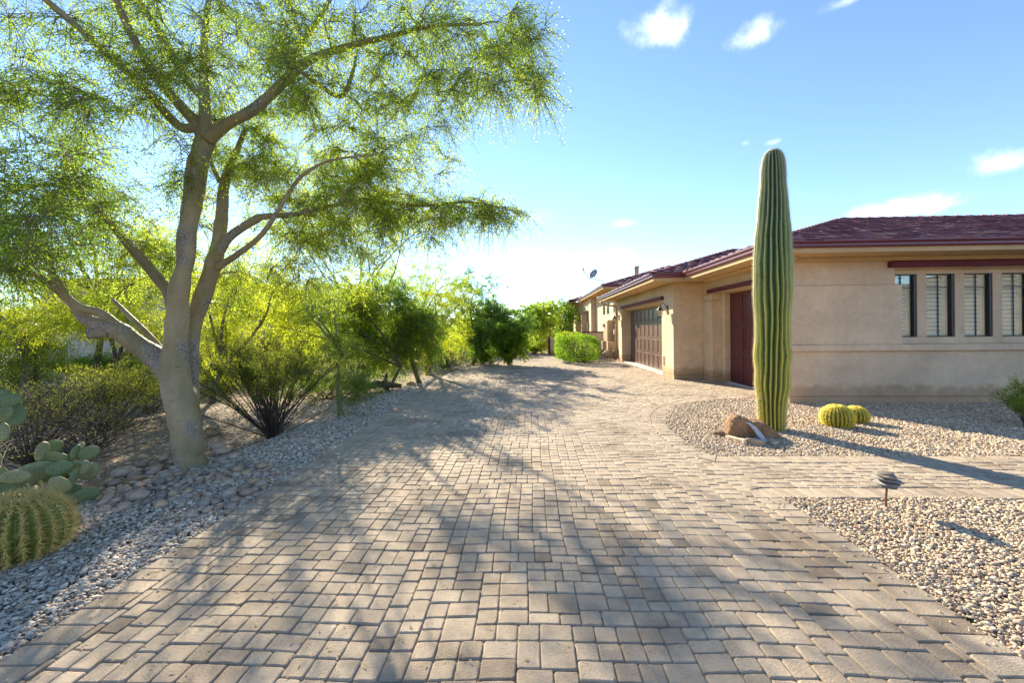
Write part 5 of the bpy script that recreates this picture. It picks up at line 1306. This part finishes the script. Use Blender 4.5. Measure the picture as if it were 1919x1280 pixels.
def rib_cactus(name, label, base, prof, ribs, depth, mat, spine, seg, splen, spn, sprad, seed, cat, lean=(0, 0), wob=.0, wavy=.0, crestp=2.0, fan=.9, rows=None, csc=(1, 1)):
    """prof: list of (z, r) from the ground up"""
    rs = random.Random(seed); t = empty(name, base, label, cat); A = ribs * 8; Z = [p[0] for p in prof]; RR = [p[1] for p in prof]
    zs = np.linspace(Z[0], Z[-1], seg) if rows is None else rows; VV = []; TT = []
    def rad(z): return float(np.interp(z, Z, RR))
    def prog(z, th):   # rib phase wanders with height
        return wavy * (mn.noise(Vector((math.cos(th) * .9, math.sin(th) * .9, z * 1.3 + seed))) + .5 * mn.noise(Vector((math.cos(th) * 2, math.sin(th) * 2, z * 3 + seed))))
    def pt(z, th, k):
        r = rad(z); cr_ = abs(math.cos(ribs * .5 * (th))) ** crestp if crestp < 1 else .5 + .5 * math.cos(ribs * th)
        bl = 1 + wob * (mn.noise(Vector((math.cos(th) * 1.5, math.sin(th) * 1.5, z * 2.2 + seed * 3))) + mn.noise(Vector((0, 0, z * 3.0 + seed))))
        q = r * bl * (1 - depth * (1 - cr_)); th2 = th + prog(z, th)
        return (base[0] + lean[0] * z + q * math.cos(th2) * csc[0], base[1] + lean[1] * z + q * math.sin(th2) * csc[1], base[2] + z), cr_
    for z in zs:
        for i in range(A):
            p, c_ = pt(z, 2 * math.pi * i / A, 0); VV.append(p); TT.append(c_)
    nz = len(zs); ii_ = np.arange(nz * A).reshape(nz, A); nx_ = np.roll(ii_, -1, 1)
    F_ = np.stack([ii_[:-1], nx_[:-1], nx_[1:], ii_[1:]], -1).reshape(-1, 4); TT = np.array(TT); tf = TT[F_].mean(1)
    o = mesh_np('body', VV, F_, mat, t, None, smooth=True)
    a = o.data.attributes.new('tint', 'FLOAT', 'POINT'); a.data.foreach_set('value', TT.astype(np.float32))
    # spines: needles fanning from each areole on every crest
    SV, SF = [], []; n = 0
    z = Z[0] + .03; zz = []
    arc = 0; step = spn[1]; zc = np.linspace(Z[0] + .01, Z[-1] - .002, 400); pr = None; acc = 0
    for q in zc:
        r = rad(q)
        if pr is not None: acc += math.hypot(q - pr[0], r - pr[1])
        pr = (q, r)
        if acc >= step: zz.append(q); acc = 0
    for z in zz:
        for k in range(ribs):
            th = 2 * math.pi * k / ribs; p, _ = pt(z + rs.uniform(-.1, .1) * step, th, k); p = Vector(p); th2 = th + prog(z, th)
            dz = .01; sl_ = (rad(min(z + dz, Z[-1])) - rad(max(z - dz, Z[0]))) / (2 * dz); nrm_ = Vector((math.cos(th2), math.sin(th2), -sl_)).normalized()
            sd = Vector((-math.sin(th2), math.cos(th2), 0)); upv = nrm_.cross(sd)
            for j in range(spn[0]):
                an = rs.uniform(0, 6.283); d = (nrm_ + (sd * math.cos(an) + upv * math.sin(an)) * rs.uniform(.2, fan)).normalized(); L_ = splen * rs.uniform(.6, 1.2)
                e = p + d * L_; w1 = d.cross(Vector((rs.random(), rs.random(), rs.random()))).normalized() * sprad; w2 = d.cross(w1).normalized() * sprad
                e -= Vector((0, 0, L_ * .08)); p_ = p - nrm_ * .002
                SV += [p_ + w1, p_ - w1 * .5 + w2 * .87, p_ - w1 * .5 - w2 * .87, e]; SF += [(n, n + 1, n + 3), (n + 1, n + 2, n + 3), (n + 2, n, n + 3)]; n += 4
    o = mesh_np('spines', [tuple(v) for v in SV], SF, spine, t); o['kind'] = 'stuff'
    return t
sb = PZ(1447, 803); sY = sb.y; spx = sY / F
prof = [(-.03, 22), (.05, 23.5), (.25, 25), (.45, 28), (.62, 32), (.85, 31), (1.05, 34), (1.35, 31.5), (1.75, 33), (2.05, 35), (2.25, 35), (2.6, 33.5), (2.95, 29.5), (3.2, 26.5), (3.5, 24), (3.75, 22), (3.88, 20), (3.96, 16), (4.01, 10), (4.03, 1.5)]
rows = np.concatenate([np.linspace(-.03, 3.7, 130), np.linspace(3.72, 4.02, 24)])
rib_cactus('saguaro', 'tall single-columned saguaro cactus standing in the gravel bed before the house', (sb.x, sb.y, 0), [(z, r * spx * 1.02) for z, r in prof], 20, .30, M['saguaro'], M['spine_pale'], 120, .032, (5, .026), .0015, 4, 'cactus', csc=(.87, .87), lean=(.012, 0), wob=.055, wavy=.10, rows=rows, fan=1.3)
# far saguaro by the eave
fb = PZ(1070, 650)
fY = 36.0; f0 = PY(1069, 640, fY)
rib_cactus('saguaro', 'small far-off saguaro seen against the sky beside the far eave', (f0.x, fY, 0), [(0, .26), (1.5, .3), (3.4, .34), (3.85, .25), (4.0, .05)], 14, .18, M['saguaro'], M['spine_pale'], 20, .05, (2, .12), .003, 8, 'cactus')
for i, (px, hh) in enumerate(((1019, 1.6), (1025, 2.0), (1031, 1.7), (1037, 2.1))):
    q = PY(px, 640, 27.5 + i * .3); rib_cactus('columnar_cactus', ['leftmost', 'second from left', 'third from left', 'rightmost'][i] + ' of the four green columnar cacti beyond the maroon gate', (q.x, q.y, 0), [(0, .08), (hh * .5, .1), (hh * .93, .09), (hh, .02)], 8, .2, M['saguaro'], M['spine_pale'], 14, .03, (1, .2), .003, 20 + i, 'cactus', )
# barrel cacti
M['barrel'] = simple('barrel_skin', (.17, .19, .035), .55, .2, 10)
def barrel(label, base, r, hgt, seed, spine, ribs=24, spl=.04, spn=(8, .022), dep=.16, rad_=.0012, csc=(1, 1)):
    pf = []
    for i in range(17):
        a = -.95 + (math.pi / 2 + .95) * i / 16; pf.append((hgt * .48 + hgt * .52 * math.sin(a), max(.012, r * math.cos(a) ** .95 if math.cos(a) > 0 else .01)))
    pf[-1] = (pf[-1][0] - .004, r * .12)
    z0 = pf[0][0]; pf = [(z - z0 - .02, q) for z, q in pf]
    return rib_cactus('barrel_cactus', label, base, pf, ribs, dep, M['barrel'], spine, 40, spl, spn, rad_, seed, 'barrel cactus', fan=1.6, csc=csc)
b1 = PZ(1581, 801); b2 = PZ(1627, 797)
barrel('larger golden barrel cactus in the gravel right of the saguaro', (b1.x, b1.y + .12, 0), 25 / F * b1.y, .33, 31, M['spine_yellow'], 26, .034, (12, .014), rad_=.0016)
barrel('smaller golden barrel cactus touching the right side of the larger one', (b2.x, b2.y + .22, 0), 19 / F * b2.y, .26, 32, M['spine_yellow'], 20, .036, (12, .015), rad_=.0016)
lb = PZ(28, 1042)
barrel('big barrel cactus with long straw-yellow spines at the left edge in the foreground', (lb.x, lb.y + .02, -.02), .245, .45, 33, M['spine_straw'], 22, .068, (11, .023), .24, .0015)

# prickly pear: pads placed one by one
def mat_pad():
    m, nt, b = newmat('prickly_pear_pad')
    tc = nt.nodes.new('ShaderNodeTexCoord'); mp = nt.nodes.new('ShaderNodeMapping'); nt.links.new(tc.outputs['Object'], mp.inputs[0]); mp.inputs['Scale'].default_value = (1, 0, 1)
    vo = nt.nodes.new('ShaderNodeTexVoronoi'); vo.inputs['Scale'].default_value = 44; vo.inputs['Randomness'].default_value = .4; nt.links.new(mp.outputs[0], vo.inputs['Vector'])
    oi = nt.nodes.new('ShaderNodeObjectInfo')
    base = ramp(nt, oi.outputs['Random'], [(0, (.10, .155, .060)), (.5, (.16, .21, .085)), (1, (.28, .29, .15))])
    base = mixc(nt, base, ramp(nt, texnoise(nt, 12, 5, .6), [(.3, (.8, .8, .78)), (.7, (1.12, 1.12, 1.1))]), 1, 'MULTIPLY')
    c = mixc(nt, base, ramp(nt, vo.outputs['Distance'], [(.13, (.18, .13, .10)), (.2, (1, 1, 1))]), 1, 'MULTIPLY')
    nt.links.new(c, b.inputs['Base Color']); b.inputs['Roughness'].default_value = .55; return m
M['pad'] = mat_pad()
pads = [(215, 625, 205, 135, 5, 3.25, .2), (95, 655, 150, 88, -15, 3.1, .1), (380, 600, 132, 92, 5, 3.3, .1), (345, 535, 155, 80, -12, 3.38, -.6), (265, 495, 62, 130, -22, 3.34, 1.0), (326, 468, 112, 98, 0, 3.5, .2),
        (478, 500, 72, 104, -25, 3.42, .9), (510, 455, 42, 42, 0, 3.55, 0), (560, 503, 108, 92, 10, 3.5, .3), (495, 600, 115, 105, 0, 3.45, .2), (552, 620, 118, 122, 20, 3.55, -.3), (375, 705, 135, 105, -38, 3.15, -.7),
        (472, 650, 50, 112, -32, 3.3, 1.1), (540, 775, 132, 106, 0, 3.3, .0), (440, 812, 92, 62, 0, 3.38, .3), (45, 730, 95, 84, 0, 3.1, .2), (128, 725, 66, 60, 0, 3.2, .1), (438, 742, 112, 92, 10, 3.5, -.3), (230, 700, 60, 120, 20, 3.3, 1.0),
        (55, 172, 115, 98, 5, 2.9, .1), (95, 265, 106, 145, 12, 2.95, -.3), (28, 255, 74, 110, -20, 2.85, .8), (18, 370, 62, 120, 0, 2.9, .3), (20, 120, 62, 44, 0, 3.0, 0), (-60, 420, 120, 150, 0, 2.9, .2), (-90, 560, 140, 150, 0, 3.0, .2), (-40, 660, 130, 150, 10, 3.1, .2), (300, 660, 60, 60, 0, 3.5, .2),
        (-70, 260, 120, 150, 0, 2.9, .2), (480, 860, 90, 70, 0, 3.45, .2), (350, 790, 110, 110, 15, 3.5, .3)]
pp = empty('prickly_pear', tuple(PZ(110, 960)), 'prickly pear cactus with many dotted green pads behind the big barrel cactus', 'cactus')
for i, (a, b, wd, ht, rot, Y, yw) in enumerate(pads):
    px, py = a / 3.3675, 700 + b / 3.3675; c = PY(px, py, Y); hx = wd / 2 / 3.3675 / F * Y; hz = ht / 2 / 3.3675 / F * Y
    big_ = max(hx, hz); edge = abs(yw) > .75
    if edge: hx = max(hz * .75, hx); 
    bm = bmesh.new(); bmesh.ops.create_uvsphere(bm, u_segments=20, v_segments=12, radius=1)
    for v in bm.verts:
        x, y, z = v.co; k = 1 + .10 * z; th = .013 * (1 + .1 * x)
        rim = math.sqrt(max(0, 1 - (x * x + z * z)))
        v.co = Vector((x * hx * k, (.4 * y + .6 * math.copysign(min(1, abs(y) * 1.8), y)) * th, z * hz)) + Vector((0, .006 * math.sin(x * 3 + i), 0))
    toward = math.atan2(c.x, c.y)
    RM = Matrix.Rotation(-toward + yw * (.95 if edge else .7), 3, 'Z') @ Matrix.Rotation(rnd.uniform(-.18, .12), 3, 'X') @ Matrix.Rotation(R(-rot), 3, 'Y')
    for f in bm.faces: f.smooth = True
    me = bpy.data.meshes.new('pad'); bm.to_mesh(me); bm.free(); me.materials.append(M['pad'])
    o = bpy.data.objects.new('pad', me); COL.objects.link(o); o.parent = pp; o.location = c - Vector(pp.location); o.rotation_euler = RM.to_euler()
limb_obj('stem', ([PZ(60, 960), PZ(60, 960) + Vector((0, 0, .08)), PY(60, 900, 3.4)], [.06, .05, .03]), M['barrel'], pp, 8)
limb_obj('stem', ([PZ(110, 955), PY(110, 900, 3.4), PY(150, 870, 3.45)], [.05, .04, .02]), M['barrel'], pp, 8)
# neighbouring house
nh = empty('neighbour_house', tuple(PZ(200, 722)), 'pale stucco neighbouring house glimpsed behind trees on the left', 'house')
Yn = 13.5
a, b = PY(76, 640, Yn).x, PY(420, 640, Yn).x
MB().box(a, b, Yn, Yn + 6, -.1, 3.2).build('wall', M['pale_stucco'], nh, .02)
MB().box(a - .4, b + .4, Yn - .5, Yn + 6.4, 3.2, 3.35).build('roof', M['tile'], nh)
for (u0, u1) in ((106, 132), (222, 240), (300, 320), (370, 392)):
    x0, x1 = PY(u0, 660, Yn).x, PY(u1, 660, Yn).x; wn = MB().box(x0, x1, Yn - .03, Yn + .01, .75, 2.3).build('window', M['shutter'], nh)
    MB().box(x0 + .06, x1 - .06, Yn - .04, Yn - .028, .82, 2.24).build('pane', M['glass'], wn); MB().box(x0 - .1, x1 + .1, Yn - .1, Yn, .62, .75).build('sill', M['pale_stucco'], wn)
# far woodland on the horizon
P = []; npr = np.random.default_rng(99)
n = 26000; ang = npr.uniform(-1.15, .5, n); dd = npr.uniform(55, 95, n); hh = np.array([3.4 + 2.2 * mn.noise(Vector((a * 14, 0, 0))) + 1.2 * mn.noise(Vector((a * 50, 0, 5))) for a in ang])
P = np.stack([np.sin(ang) * dd, np.cos(ang) * dd, npr.uniform(0, 1, n) ** .8 * hh], -1)
o = leaf_mesh('far_woodland', P, .5, .3, M['leaf_mid'], None, np.clip(npr.normal(.5, .2, n), 0, 1)); tag(o, kind='stuff'); tag(o, 'low far-off desert scrub on the horizon', 'woodland')
_t = 0
for _o in COL.objects:
    if _o.type == 'MESH': _t += sum(len(_p.vertices) - 2 for _p in _o.data.polygons) if len(_o.data.polygons) < 1000 else len(_o.data.polygons) * (len(_o.data.polygons[0].vertices) - 2)
print('TRIS', _t)
